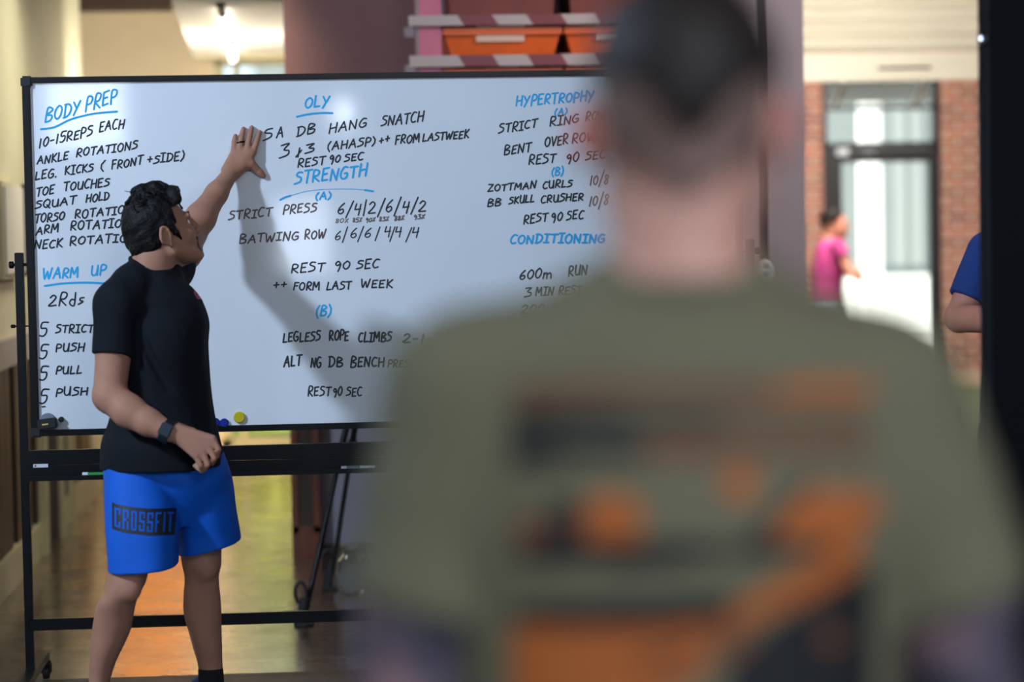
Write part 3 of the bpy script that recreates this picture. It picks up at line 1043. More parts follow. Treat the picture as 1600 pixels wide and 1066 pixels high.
# dark steel column on the right
yc = 5.6
cx0 = PY(1530, 300, yc + 0.1).x
col = MB()
col.box(cx0, cx0 + 0.26, yc, yc + 0.05, 0, 4.98)
col.box(cx0, cx0 + 0.26, yc + 0.06, yc + 0.10, 0, 4.98)
col.box(cx0 + 0.08, cx0 + 0.18, yc + 0.05, yc + 0.06, 0, 4.98)
cl = struct('column_dark', col, MT['navy'])
q = PY(1522, 66, yc + 0.1)
MB().disc((cx0 - 0.018, yc + 0.03, q.z), (1, 0, 0), 0.014, 0.03, 12).build('bolt', MT['steel'], cl)

# ------------------------------------------------------------------ mobile whiteboard


def B(px, py, off=0.0):
    p = PY(px, py, YB)
    p.y -= off
    return p


bx0 = B(42, 400).x
bx1 = bx0 + 2.39
bz1 = B(46, 121).z
bz0 = B(48, 682).z
wb = thing('mobile_whiteboard', 'large whiteboard covered in handwritten workout notes, on a black wheeled frame', 'whiteboard', ((bx0 + bx1) / 2, YB, 0))
FW = 0.026
BX(bx0 + 0.01, bx1 - 0.01, YB, YB + 0.018, bz0 + 0.01, bz1 - 0.01).build('board_panel', MT['board'], wb)
for a in ((bx0, bx1, bz1 - FW * 0.75, bz1), (bx0, bx1, bz0, bz0 + FW * 0.8)):
    BX(a[0], a[1], YB - 0.012, YB + 0.028, a[2], a[3]).build('frame_rail', MT['black_metal'], wb, bevel=0.003)
for x in (bx0, bx1 - FW):
    BX(x, x + FW, YB - 0.0125, YB + 0.0285, bz0, bz1).build('frame_stile', MT['black_metal'], wb, bevel=0.003)
for x in (bx0 - 0.004, bx1 - 0.034):
    for z in (bz0 - 0.004, bz1 - 0.034):
        BX(x, x + 0.038, YB - 0.016, YB + 0.032, z, z + 0.038).build('corner_cap', MT['rubber'], wb, bevel=0.006)
px0 = B(38, 700).x
zpt = B(30, 395).z
xr0 = bx1 + (bx0 - px0) + 0.0
for x in (px0 - 0.0, xr0):
    BX(x - 0.014, x + 0.014, YB - 0.01, YB + 0.02, 0.09, zpt).build('post', MT['black_metal'], wb, bevel=0.002)
    sg = 1 if x > 0 else -1
    for z, r in ((B(22, 414).z, 0.012), (B(30, 510).z, 0.006)):
        MB().tube([(x - sg * 0.03, YB + 0.005, z), (x + sg * 0.02, YB + 0.005, z)], r * 0.45).disc((x + sg * 0.018, YB + 0.005, z), (sg, 0, 0), r, 0.016, 12).build('pivot_knob', MT['black_metal'], wb, smooth=True)
    ft = BX(x - 0.025, x + 0.025, YB - 0.34, YB + 0.34, 0.068, 0.094).build('foot', MT['black_metal'], wb, bevel=0.003)
    for yy in (YB - 0.30, YB + 0.30):
        c = MB()
        c.tube([(x + 0.02, yy, 0.05), (x + 0.02, yy, 0.07)], 0.012)
        c.disc((x + 0.006, yy - 0.012, 0.0335), (1, 0, 0), 0.0255, 0.022, 20)
        c.box(x + 0.0, x + 0.004, yy - 0.03, yy + 0.012, 0.03, 0.062)
        c.box(x + 0.03, x + 0.034, yy - 0.03, yy + 0.012, 0.03, 0.062)
        c.build('caster', MT['steel'] if False else MT['rubber'], ft, smooth=True)
zc0, zc1 = B(60, 985).z, B(60, 967).z
BX(px0, xr0, YB - 0.012, YB + 0.016, zc0, zc1).build('cross_bar', MT['black_metal'], wb, bevel=0.002)
zt_0, zt_1, zt_2 = B(50, 748).z, B(50, 727).z, B(48, 704).z
BX(px0, xr0, YB - 0.012, YB + 0.016, zt_1, zt_2).build('tray_rail', MT['black_metal'], wb, bevel=0.003)
tr = MB()
tr.box(px0 + 0.012, xr0 - 0.012, YB - 0.09, YB - 0.012, zt_0, zt_0 + 0.004)
tr.hexa([(px0 + 0.012, YB - 0.094, zt_0), (xr0 - 0.012, YB - 0.094, zt_0), (xr0 - 0.012, YB - 0.09, zt_0), (px0 + 0.012, YB - 0.09, zt_0),
         (px0 + 0.012, YB - 0.094, zt_0 + 0.016), (xr0 - 0.012, YB - 0.094, zt_0 + 0.016), (xr0 - 0.012, YB - 0.09, zt_0 + 0.016), (px0 + 0.012, YB - 0.09, zt_0 + 0.016)])
tr.box(px0 + 0.012, xr0 - 0.012, YB - 0.016, YB - 0.012, zt_0, zt_1)
to = tr.build('tray', MT['black_metal'], wb)
q0, q1 = PY(52, 731, YB - 0.018), PY(75, 725, YB - 0.018)
st = BX(q0.x, q1.x, YB - 0.0185, YB - 0.0165, q0.z, q1.z)
st.box(q0.x + 0.004, q0.x + 0.010, YB - 0.0195, YB - 0.0184, q0.z + 0.003, q1.z - 0.003, 1)
st.build('sticker', [MT['white_plastic'], MT['print_red']], to)

# handwriting
GL = {
    'A': (.8, [[(0, 0), (.42, 1), (.75, 0)], [(.12, .38), (.66, .42)]]), 'B': (.7, [[(.05, 0), (.1, 1), (.5, .95), (.58, .75), (.1, .52), (.6, .4), (.62, .12), (.4, 0), (.05, 0)]]),
    'C': (.62, [[(.62, .95), (.3, 1), (.05, .6), (.05, .25), (.25, 0), (.58, .08)]]), 'D': (.72, [[(.1, 0), (.1, 1)], [(0, .98), (.4, .96), (.68, .65), (.6, .25), (.3, .02), (0, 0)]]),
    'E': (.6, [[(.58, 1), (.08, .96), (.05, 0), (.55, .04)], [(.06, .5), (.45, .54)]]), 'F': (.6, [[(.08, 0), (.1, 1), (.6, 1)], [(.08, .52), (.48, .56)]]),
    'G': (.7, [[(.6, .95), (.3, 1), (.04, .6), (.05, .22), (.3, 0), (.62, .15), (.62, .46), (.38, .45)]]), 'H': (.72, [[(.05, 0), (.08, 1)], [(.65, 0), (.68, 1)], [(.06, .48), (.66, .54)]]),
    'I': (.5, [[(.25, 0), (.27, 1)], [(0, 1), (.52, 1)], [(0, 0), (.5, 0)]]), 'K': (.68, [[(.08, 0), (.1, 1)], [(.62, 1), (.12, .48), (.66, 0)]]),
    'L': (.58, [[(.1, 1), (.05, 0), (.55, .05)]]), 'M': (.9, [[(.02, 0), (.12, 1), (.42, .35), (.75, 1), (.82, 0)]]), 'N': (.74, [[(.04, 0), (.08, 1), (.6, 0), (.68, 1)]]),
    'O': (.72, [[(.36, 1), (.08, .75), (.04, .3), (.3, 0), (.6, .2), (.68, .7), (.45, .98), (.3, .96)]]), 'P': (.62, [[(.06, 0), (.1, 1), (.5, .98), (.6, .75), (.45, .52), (.08, .48)]]),
    'Q': (.76, [[(.36, 1), (.08, .75), (.04, .3), (.3, 0), (.6, .2), (.68, .7), (.45, .98), (.3, .96)], [(.4, .3), (.75, -.12)]]),
    'R': (.66, [[(.05, 0), (.1, 1), (.5, .98), (.58, .75), (.4, .52), (.1, .48), (.62, 0)]]), 'S': (.62, [[(.6, .95), (.25, .98), (.1, .72), (.55, .48), (.5, .15), (.0, 0)]]),
    'T': (.66, [[(.33, 0), (.36, 1)], [(0, .97), (.7, 1)]]), 'U': (.68, [[(.04, 1), (.06, .25), (.28, 0), (.55, .2), (.62, 1)], [(.62, 1), (.64, 0)]]), 'V': (.64, [[(0, 1), (.28, 0), (.64, 1)]]),
    'W': (.95, [[(.0, 1), (.18, 0), (.45, .7), (.65, 0), (.92, 1)]]), 'X': (.66, [[(0, 0), (.62, 1)], [(.05, 1), (.6, 0)]]), 'Y': (.66, [[(0, 1), (.3, .5)], [(.64, 1), (.1, -.1)]]),
    'Z': (.7, [[(.05, 1), (.62, .96), (.02, 0), (.68, .04)]]),
    '0': (.6, [[(.34, 1), (.06, .7), (.04, .25), (.28, 0), (.54, .3), (.56, .75), (.34, 1)]]), '1': (.36, [[(.22, 1), (.14, 0)]]), '2': (.64, [[(.04, .78), (.28, 1), (.52, .78), (.3, .38), (0, .02), (.62, .04)]]),
    '3': (.6, [[(.06, .98), (.52, 1), (.24, .6), (.54, .42), (.48, .1), (.02, 0)]]), '4': (.62, [[(.12, 1), (.04, .45), (.56, .5)], [(.52, .95), (.44, -.1)]]),
    '5': (.6, [[(.62, 1), (.12, .98), (.06, .58), (.5, .55), (.52, .2), (.28, -.02), (0, .03)]]), '6': (.58, [[(.48, 1), (.14, .6), (.05, .2), (.28, 0), (.52, .2), (.4, .46), (.1, .32)]]),
    '8': (.58, [[(.5, .85), (.25, 1), (.1, .75), (.5, .3), (.3, 0), (.06, .2), (.48, .7), (.5, .85)]]), '9': (.58, [[(.5, .7), (.28, .98), (.06, .74), (.24, .52), (.5, .7), (.44, .2), (.36, -.1)]]),
    '(': (.36, [[(.34, 1.12), (.08, .7), (.08, .25), (.28, -.12)]]), ')': (.36, [[(.08, 1.12), (.32, .7), (.28, .25), (.02, -.12)]]), '+': (.56, [[(.28, .18), (.3, .8)], [(.04, .48), (.54, .5)]]),
    '-': (.5, [[(.06, .45), (.46, .48)]]), '/': (.5, [[(.04, -.3), (.5, 1.3)]]), '|': (.3, [[(.08, -.25), (.2, 1.25)]]), '%': (.62, [[(.05, .0), (.55, 1)], [(.1, .9), (.16, .75)], [(.45, .2), (.5, .05)]]),
    '.': (.25, [[(.06, .02), (.12, .06)]]), 'd': (.56, [[(.48, 1.05), (.46, 0), (.2, 0), (.05, .25), (.2, .5), (.46, .42)]]), 's': (.46, [[(.44, .52), (.16, .5), (.14, .32), (.4, .2), (.05, 0)]]),
    'm': (.9, [[(.02, 0), (.08, .6), (.1, .45), (.34, .6), (.4, 0)], [(.4, .42), (.66, .6), (.78, .45), (.82, 0)]]), 'x': (.56, [[(.02, .0), (.5, .6)], [(.3, .95), (.22, -.1)]]), 'l': (.3, [[(.2, 1), (.12, 0)]]), ' ': (.45, []),
}


def curve(pts, n=4):
    if len(pts) < 5:
        return pts
    out = []
    for i in range(len(pts) - 1):
        p0, p1, p2, p3 = pts[max(i - 1, 0)], pts[i], pts[i + 1], pts[min(i + 2, len(pts) - 1)]
        for j in range(n):
            t = j / n
            out.append(tuple(0.5 * ((2 * p1[c]) + (p2[c] - p0[c]) * t + (2 * p0[c] - 5 * p1[c] + 4 * p2[c] - p3[c]) * t * t + (3 * p1[c] - p0[c] - 3 * p2[c] + p3[c]) * t ** 3) for c in (0, 1)))
    out.append(pts[-1])
    return out


rngw = random.Random(11)


def ribbon(mb, pts, w):
    """pts on the board (x, z); a felt-pen stroke of width w"""
    for (x0, z0), (x1, z1) in zip(pts[:-1], pts[1:]):
        L = math.hypot(x1 - x0, z1 - z0)
        if L < 1e-6:
            continue
        y = YB - 0.0006 - len(mb.f) * 2.5e-6
        nx, nz = -(z1 - z0) / L * w / 2, (x1 - x0) / L * w / 2
        mb.face([(x0 - nx, y, z0 - nz), (x1 - nx, y, z1 - nz), (x1 + nx, y, z1 + nz), (x0 + nx, y, z0 + nz)])
    for x, z in pts:
        y = YB - 0.0006 - len(mb.f) * 2.5e-6
        mb.face([(x + math.cos(a) * w / 2, y, z + math.sin(a) * w / 2) for a in [2 * math.pi * k / 8 for k in range(8)]])


def write(words, h, ink='ink', w=0.0054, slant=0.22, one=False):
    """words: (text, x0, y0, x1, y1) baselines in the board's picture"""
    mb = MB()
    for text, x0, y0, x1, y1 in words:
        if not one:
            mb = MB()
        adv = [GL[c][0] + 0.2 for c in text]
        tot = sum(adv) - 0.2
        L = math.hypot(x1 - x0, y1 - y0)
        ux, uy = (x1 - x0) / L, (y1 - y0) / L
        k = L / tot
        pos = 0
        for c, a in zip(text, adv):
            jy = rngw.uniform(-0.07, 0.07) * h
            js = rngw.uniform(0.9, 1.1)
            jl = rngw.uniform(-0.08, 0.08)
            for st in GL[c][1]:
                pts = []
                for gx, gy in curve(st):
                    s = (pos + gx) * k + (slant + jl) * gy * h * 0.6
                    v = gy * h * js + jy
                    p = B(x0 + ux * s, y0 + uy * s - v)
                    pts.append((p.x, p.z))
                ribbon(mb, pts, w)
            pos += a
        if not one:
            mb.build('handwritten_word', MT[ink], wb)
    if one:
        mb.build('handwriting_text', MT[ink], wb)


def stroke(pts, ink='ink_blue', w=0.007):
    mb = MB()
    ribbon(mb, [(p.x, p.z) for p in (B(x, y) for x, y in curve(pts, 5))], w)
    return mb.build('underline', MT[ink], wb)


BL = 'ink_blue'
write([('BODY', 70, 191, 124, 177), ('PREP', 133, 174, 182, 159)], 20, BL, 0.0064)
stroke([(64, 202), (85, 199), (110, 187), (140, 179), (163, 176), (183, 174.5)])
write([('10-15REPS', 60, 231, 144, 212), ('EACH', 155, 206, 193, 200)], 14)
write([('ANKLE', 58, 257, 106, 249), ('ROTATIONS', 119, 245, 214, 233)], 12.5)
write([('LEG.', 55, 282, 89, 276), ('KICKS', 101, 273, 145, 268), ('(', 156, 267, 163, 266), ('FRONT', 174, 264, 222, 257), ('+SIDE)', 230, 256, 287, 250)], 12.5)
write([('TOE', 56, 308, 84, 303), ('TOUCHES', 99, 299, 170, 291)], 12.5)
write([('SQUAT', 55, 326, 118, 319), ('HOLD', 134, 317, 170, 312)], 12)
write([('TORSO', 54, 349, 100, 343), ('ROTATIONS', 117, 342, 216, 331)], 12.5)
write([('ARM', 56, 367, 91, 362), ('ROTATIONS', 110, 360, 212, 354)], 12.5)
write([('NECK', 53.5, 389.5, 97, 386), ('ROTATIONS', 109, 383, 224, 377)], 12.5)
write([('WARM', 67, 437, 122, 433), ('UP', 142, 432, 165, 430)], 15, BL, 0.0062)
stroke([(70, 447), (95, 443.5), (120, 442), (145, 442), (163, 443)])
write([('2Rds', 76, 479, 130, 475)], 18)
for yy, wd, x1, ye in ((525, 'STRICT', 145, 519), (560, 'PUSH', 131, 548.5), (595, 'PULL', 127, 584), (629, 'PUSH', 136.5, 617.5)):
    write([('5', 62, yy, 73, yy)], 22, 'ink', 0.0055)
    write([(wd, 87, ye + 1.5, x1, ye)], 12)
stroke([(65.5, 636), (70.5, 635.6)], 'ink', 0.005)
write([('OLY', 476, 168, 513, 166)], 17, BL, 0.0064)
stroke([(464, 182.5), (480, 179), (495, 177.2), (508, 176.6), (519.5, 177)])
write([('S', 411, 221, 425, 217), ('A', 432, 214.5, 442, 213), ('DB', 463.5, 214, 492, 207), ('HANG', 513.5, 208, 572, 198), ('SNATCH', 595.5, 197.4, 661, 190)], 14.5)
write([('3', 436, 248, 452, 244)], 18)
write([('x', 462, 246, 471, 243), ('3', 476, 240, 491, 237)], 14)
write([('(AHASP)', 511, 236, 586, 226), ('++', 592, 226, 608, 222), ('FROM', 617, 226, 655, 221), ('LASTWEEK', 660, 221, 732, 215)], 12)
write([('REST', 465, 261, 507, 257), ('90', 514, 256, 531, 253), ('SEC', 538, 252.5, 567, 250)], 11.5)
write([('STRENGTH', 460, 288, 572, 276)], 18, BL, 0.0066)
stroke([(438, 312.5), (446, 308.5), (454, 306)])
stroke([(454, 306), (480, 299), (510, 296), (550, 295.5), (572, 297.5)], BL, 0.0025)
stroke([(570, 297.2), (576, 298), (583, 299)])
write([('(A)', 492.5, 312, 517, 311)], 11, BL, 0.006)
write([('STRICT', 357, 344, 424, 337), ('PRESS', 442, 335, 494, 330)], 13, 'ink_glare')
write([('6/4|2/6/4/2', 527, 335, 665, 330)], 17, 'ink', 0.005)
write([('80%', 524, 348.5, 544, 348), ('85%', 551, 347.5, 565, 347), ('90%', 571, 347, 586, 346), ('83%', 592, 345.5, 607, 345), ('88%', 616, 345, 631, 343.5), ('93%', 646, 343, 663, 342)], 6.5, 'ink_glare', 0.003, one=True)
write([('BATWING', 374, 381, 466, 374), ('ROW', 476, 374, 508, 371.5)], 13, 'ink_glare')
write([('6', 523, 375, 532, 374), ('/', 535, 374, 541, 373.5), ('6', 547, 372, 557, 371.5), ('/', 559, 373, 565, 373), ('6', 569, 371, 579, 370.5), ('/', 586, 372, 592, 372),
       ('4', 600, 370, 610, 369.5), ('/', 609, 373, 615, 373), ('4', 617, 370, 627, 370), ('/', 634, 373, 641, 373), ('4', 643, 371, 654, 370)], 14, 'ink', 0.0042, one=True)
write([('REST', 455, 426, 506, 424), ('90', 522, 422, 546, 421), ('SEC', 557, 420.5, 591, 419)], 13.5)
write([('++', 427, 452, 447, 450.5), ('FORM', 458, 453, 499, 453), ('LAST', 510, 453, 548, 452), ('WEEK', 564, 450, 613, 449.5)], 12)
write([('(B)', 493, 495, 517, 493.5)], 15, BL, 0.0062)
write([('LEGLESS', 442, 534.5, 500, 532.5), ('ROPE', 514.5, 531.5, 544, 531.5), ('CLIMBS', 560, 534.5, 611, 534), ('2-1-1', 630, 536, 685, 538)], 14.5, 'ink', 0.006, 0.12)
write([('ALT', 443.5, 572.5, 470, 572), ('NG', 485.5, 574, 501.5, 574), ('DB', 513.5, 573.5, 535.5, 573), ('BENCH', 547.5, 573.5, 600, 573)], 15, 'ink', 0.006, 0.12)
write([('PRESS', 606, 573.5, 646.5, 574), ('(', 661, 572, 666, 571)], 11, 'ink_glare', 0.005)
write([('REST', 481, 619, 516, 618.5), ('90', 520, 619, 534, 619), ('SEC', 541, 618.5, 565, 618.5)], 13.5, 'ink', 0.0052, 0.12)
write([('HYPERTROPHY', 806, 166, 927, 158)], 15, BL, 0.006)
write([('(A)', 866, 181, 886, 178)], 9, BL, 0.0055)
write([('STRICT', 779, 209, 838, 199), ('RING', 859, 198, 904, 191), ('ROW', 915, 189, 945, 186)], 13)
write([('BENT', 787.5, 243, 829, 236), ('OVER', 851, 229, 887, 225), ('ROW', 894, 224, 930, 220)], 13.5)
write([('REST', 826, 257.5, 867, 254), ('90', 884, 255, 904, 252), ('SEC', 915, 250, 945, 247)], 13.5)
write([('(B)', 861.5, 274.5, 880, 273.5)], 12, BL, 0.0055)
write([('ZOTTMAN', 762, 300, 837, 294), ('CURLS', 848, 294.5, 893, 291)], 10.5)
write([('10/8', 921, 289, 950, 287)], 15, 'ink_glare', 0.005)
write([('BB', 761.5, 322.5, 782, 321), ('SKULL', 795, 319, 834, 316), ('CRUSHER', 845, 317, 911, 312.5)], 11)
write([('10/8', 919.5, 322, 950, 320)], 15, 'ink_glare', 0.005)
write([('REST', 818, 349.5, 855, 345.5), ('90', 861, 346.5, 878, 344), ('SEC', 885, 343.5, 911, 341.5)], 13)
write([('CONDITIONING', 797, 380.5, 944, 379)], 13.5, BL, 0.0066)
write([('600m', 811.5, 436.5, 862, 434), ('RUN', 888, 431, 917, 429)], 15)
write([('3', 819, 464, 830, 463.5), ('MIN', 837, 462, 864, 461.5), ('REST', 873, 461.5, 908, 460)], 12.5)
write([('200m', 815, 490.5, 867, 488.5), ('RUN', 885, 487, 914, 486)], 13.5, 'ink_glare')

# magnets and the things on the board and in the tray
for px, py, r, mk, lab in ((374, 652, 9, 'yellow_magnet', 'round yellow magnet on the board\'s bottom edge beside the trainer\'s hip'),
                           (350.5, 661, 7.2, 'blue_magnet', 'round blue magnet next to the yellow magnet, fully in view'),
                           (336.5, 660, 7.2, 'blue_magnet', 'round blue magnet half hidden behind the trainer\'s black shirt')):
    t = MB().disc(B(px, py, 0.0), (0, -1, 0), r * 8.0 / FPX, 0.012, 28, bev=0.25).build('round_magnet', MT[mk], smooth=True)
    tag(t, lab, 'magnet', 'round magnets on the board' if mk == 'blue_magnet' else None)
    t['group'] = 'round magnets on the board'
c = B(76, 661, 0.0)
tag(MB().disc(B(75, 658, 0), (0, -1, 0), 0.027, 0.012, 28).build('round_magnet', MT['grey_magnet'], smooth=True), 'round grey magnet tucked behind the black eraser in the board\'s lower left corner', 'magnet', 'round magnets on the board')
er = thing('board_eraser', 'small black magnetic eraser with a gold mark, tilted in the board\'s lower left corner', 'eraser', c)
ang = math.radians(7)
ux, uz = Vector((math.cos(ang), 0, math.sin(ang))), Vector((-math.sin(ang), 0, math.cos(ang)))
b = c + Vector((0, -0.012, 0))
e = MB()
e.bar(b - ux * 0.032 + Vector((0, -0.02, 0)), b + ux * 0.032 + Vector((0, -0.02, 0)), 0.034, 0.036, uz)
e.build('body', MT['rubber'], er, bevel=0.004)
e = MB()
bb_ = b + Vector((0, -0.0388, 0)) - ux * 0.006
e.bar(bb_ - ux * 0.010, bb_ + ux * 0.010, 0.005, 0.0015, uz)
e.build('emblem', MT['gold'], er)
tag(MB().disc(B(96, 655, 0.0), (0, -1, 0), 0.0085, 0.02, 16).build('round_magnet', MT['rubber'], smooth=True), 'tiny black knob magnet just right of the black eraser', 'magnet', 'round magnets on the board')
q0, q1 = PY(129, 742, YB - 0.075), PY(172, 741, YB - 0.075)
zz = zt_0 + 0.0145
pen = thing('marker_pen', 'green marker pen lying in the board tray left of the trainer\'s blue shorts', 'marker', (q0.x, YB - 0.075, zz))
y_ = YB - 0.078
MB().tube([(q0.x + 0.018, y_, zz), (q1.x + 0.02, y_, zz)], 0.0095, 14).build('barrel', MT['green_pen'], pen, smooth=True)
MB().tube([(q0.x, y_, zz), (q0.x + 0.018, y_, zz)], 0.0102, 14).build('cap', MT['white_plastic'], pen, smooth=True)
q0, q1 = PY(533, 732, YB - 0.075), PY(577, 731, YB - 0.075)
pen = thing('marker_pen', 'white marker pen lying in the board tray right of the trainer', 'marker', (q0.x, YB - 0.075, zz))
MB().tube([(q0.x, y_, zz), (q0.x + 0.05, y_, zz)], 0.0095, 14).tube([(q0.x + 0.062, y_, zz), (q1.x + 0.02, y_, zz)], 0.0095, 14).build('barrel', MT['white_plastic'], pen, smooth=True)
MB().tube([(q0.x + 0.018, y_, zz), (q0.x + 0.06, y_, zz)], 0.0098, 14).build('band', MT['grey_magnet'], pen, smooth=True)

# ------------------------------------------------------------------ things around the board
# cabinet on the corridor wall
q0, q1 = PX(-12, 437, XL), PX(18, 288, XL)
cb = thing('wall_cabinet', 'pale electrical cabinet with a dark edge on the corridor wall behind the board post', 'cabinet', (XL, q0.y, q0.z))
BX(XL, XL + 0.05, q0.y, q1.y, q0.z, q1.z).build('box', MT['cream'], cb)
BX(XL + 0.05, XL + 0.062, q0.y + 0.03, q1.y - 0.09, q0.z + 0.02, q1.z - 0.02).build('door', MT['white_paint'], cb)
BX(XL + 0.0, XL + 0.066, q1.y - 0.05, q1.y, q0.z, q1.z).build('edge_strip', MT['door_frame'], cb)

# strip lamp of the corridor ceiling
la, lb, lc, ld = P(347, 22, 12.2), P(359, 56, 13.6), P(361, 66, 14.0), P(364, 92, 15.5)
lp = thing('strip_lamp', 'two lit tubes in line on the corridor ceiling, above the board\'s left half', 'lamp', la)
zc = lambda p: Vector((p.x, p.y, p.z))
for a, b in ((la, lb), (lc, ld)):
    MB().tube([a, b], 0.024, 12).build('tube', MT['tube'], lp, smooth=True)
hk = MB()
for a, b in ((P(344, 6, 11.92), la), (lb, lc)):
    hk.tube([a, b], 0.022, 10)
for p in (la, lb, ld):
    hk.tube([p, p + Vector((0, 0, 0.075))], 0.008, 8)
hk.build('bracket', MT['door_frame'], lp)

# storage rack with striped beams and orange bins
yr = 10.55
rk = thing('storage_rack', 'tall storage rack with pink upright and red-and-pale striped beams, standing behind the board', 'rack', (PY(672, 110, yr).x, yr, 0))
ux0, ux1 = PY(655, 60, yr).x, PY(690, 60, yr).x
ur0 = PY(1078, 60, yr).x
ztop = 3.05
for x in (ux0, ur0):
    u = MB()
    for yy in (yr, yr + 0.55):
        u.box(x, x + (ux1 - ux0), yy, yy + 0.035, 0, ztop)
    for z in (0.3, 1.2, 2.1, 2.85):
        u.box(x + 0.03, x + 0.06, yr + 0.03, yr + 0.56, z, z + 0.04)
    u.build('upright', MT['pink_steel'], rk)
    BX(x - 0.012, x, yr + 0.002, yr + 0.06, 0, ztop).build('upright_edge', MT['grey_steel'], rk)
lev = []
for pa_, pb_ in ((24, 40), (86.5, 104)):
    z1, z0 = PY(760, pa_, yr).z, PY(760, pb_, yr).z
    lev.append((z0, z1))
lev += [(1.35, 1.44), (0.6, 0.69)]
for li, (z0, z1) in enumerate(lev):
    for yy in (yr - 0.03, yr + 0.58):
        bm_ = MB()
        xs = ux0 - 0.045
        xe = ur0 + 0.14
        k = 0
        x = xs
        while x < xe:
            x2 = min(x + (0.21 if k == 0 else 0.15), xe)
            sh = 0.03
            xa2, xb2 = (x if k == 0 else x - 0), x2
            bm_.hexa([(xa2 + sh * (k > 0), yy, z0), (xb2 + sh, yy, z0), (xb2 + sh, yy + 0.028, z0), (xa2 + sh * (k > 0), yy + 0.028, z0),
                      (xa2, yy, z1), (xb2, yy, z1), (xb2, yy + 0.028, z1), (xa2, yy + 0.028, z1)], k % 2)
            x = x2
            k += 1
        bm_.build('beam', [MT['stripe_pale'], MT['stripe_red']], rk)
    BX(ux0, ur0, yr + 0.0, yr + 0.58, z1 - 0.012, z1).build('shelf_deck', MT['wood_black'], rk)
bn = 0
for (z0, z1), zt_ in ((lev[0], 0.36), (lev[1], None)):
    hgt = (lev[0][0] - lev[1][1] - 0.004) if zt_ is None else zt_
    for j in range(2):
        x0 = ux1 + 0.012 + j * 0.53
        x1 = x0 + 0.51
        first = zt_ is None
        lab = ('orange' if first else 'dark red') + ' bin on the rack\'s ' + ('second' if first else 'top') + ' shelf, ' + ('beside the pink upright' if j == 0 else 'further from the pink upright')
        t = thing('storage_bin', lab, 'bin', ((x0 + x1) / 2, yr + 0.28, z1), 'plastic bins on the rack')
        bnm = MB()
        hb_ = hgt
        bnm.hexa([(x0 + 0.03, yr + 0.04, z1), (x1 - 0.03, yr + 0.04, z1), (x1 - 0.03, yr + 0.52, z1), (x0 + 0.03, yr + 0.52, z1),
                  (x0, yr + 0.02, z1 + hb_ - 0.02), (x1, yr + 0.02, z1 + hb_ - 0.02), (x1, yr + 0.55, z1 + hb_ - 0.02), (x0, yr + 0.55, z1 + hb_ - 0.02)])
        bnm.build('body', MT['orange_plastic'] if first else MT['dark_red'], t)
        BX(x0 - 0.005, x1 + 0.005, yr + 0.005, yr + 0.56, z1 + hb_ - 0.035, z1 + hb_ - 0.004).build('rim', MT['orange_plastic'] if first else MT['dark_red'], t)
        if first:
            BX(x0 + 0.14, x1 - 0.16, yr + 0.014, yr + 0.03, z1 + 0.06, z1 + 0.13).build('label_plate', MT['pale_label'], t)
z0, z1 = lev[2]
for j in range(2):
    x0 = ux1 + 0.012 + j * 0.53
    t = thing('storage_bin', 'tall orange bin on the rack\'s third shelf, ' + ('beside the pink upright' if j == 0 else 'further from the pink upright'), 'bin', (x0 + 0.255, yr + 0.28, z1), 'plastic bins on the rack')
    hb_ = lev[1][0] - z1 - 0.01
    m2 = MB()
    m2.hexa([(x0 + 0.05, yr + 0.05, z1), (x0 + 0.47, yr + 0.05, z1), (x0 + 0.47, yr + 0.52, z1), (x0 + 0.05, yr + 0.52, z1),
             (x0, yr + 0.02, z1 + hb_), (x0 + 0.51, yr + 0.02, z1 + hb_), (x0 + 0.51, yr + 0.55, z1 + hb_), (x0, yr + 0.55, z1 + hb_)])
    m2.build('body', MT['orange_plastic'], t)
    BX(x0 - 0.004, x0 + 0.514, yr + 0.008, yr + 0.56, z1 + hb_ - 0.03, z1 + hb_ + 0.002).build('rim', MT['orange_plastic'], t)

# black tripod stand behind the board
f1, f2 = PZ(479, 978), PZ(520, 922)
top = P(586, 560, PZ(500, 950).y / math.cos(YAW))
f3 = Vector((top.x + 0.55, (f1.y + f2.y) / 2 + 0.1, 0))
td = thing('tripod_stand', 'black tripod stand with clip feet on the floor behind the whiteboard', 'stand', ((f1.x + f2.x + f3.x) / 3, (f1.y + f2.y + f3.y) / 3, 0))
hub = Vector(((top.x), (f1.y + f2.y) / 2, 1.25))
for i, f in enumerate((f1, f2, f3)):
    att = hub + (f - hub) * 0.03
    a = f + Vector((0, 0, 0.06))
    lg = MB().tube([a, a + (att - a) * 0.52], 0.0105, 12).build('leg', MT['black_metal'], td, smooth=True)
    MB().tube([a + (att - a) * 0.48, att], 0.014, 12).build('leg_sleeve', MT['black_metal'], lg, smooth=True)
    MB().tube([a + (att - a) * 0.45, a + (att - a) * 0.52], 0.021, 12).build('leg_lock', MT['rubber'], lg, smooth=True)
    clip = [a + Vector((-0.020 + 0.022 * math.cos(t), 0, 0.070 + 0.042 * math.sin(t))) for t in [2 * math.pi * k / 14 for k in range(14)]]
    fm = MB().tube(clip, 0.007, 8, closed=True)
    fm.tube([f + Vector((-0.02, 0, 0.012)), a + Vector((-0.005, 0, 0.05))], 0.02, 10)
    fm.disc(f + Vector((-0.01, 0, 0.001)), (0, 0, 1), 0.04, 0.014, 20)
    fm.build('clip_foot', MT['rubber'], lg, smooth=True)
MB().tube([hub - Vector((0, 0, 0.1)), hub + Vector((0, 0, 0.12))], 0.026, 14).build('hub', MT['rubber'], td, smooth=True)
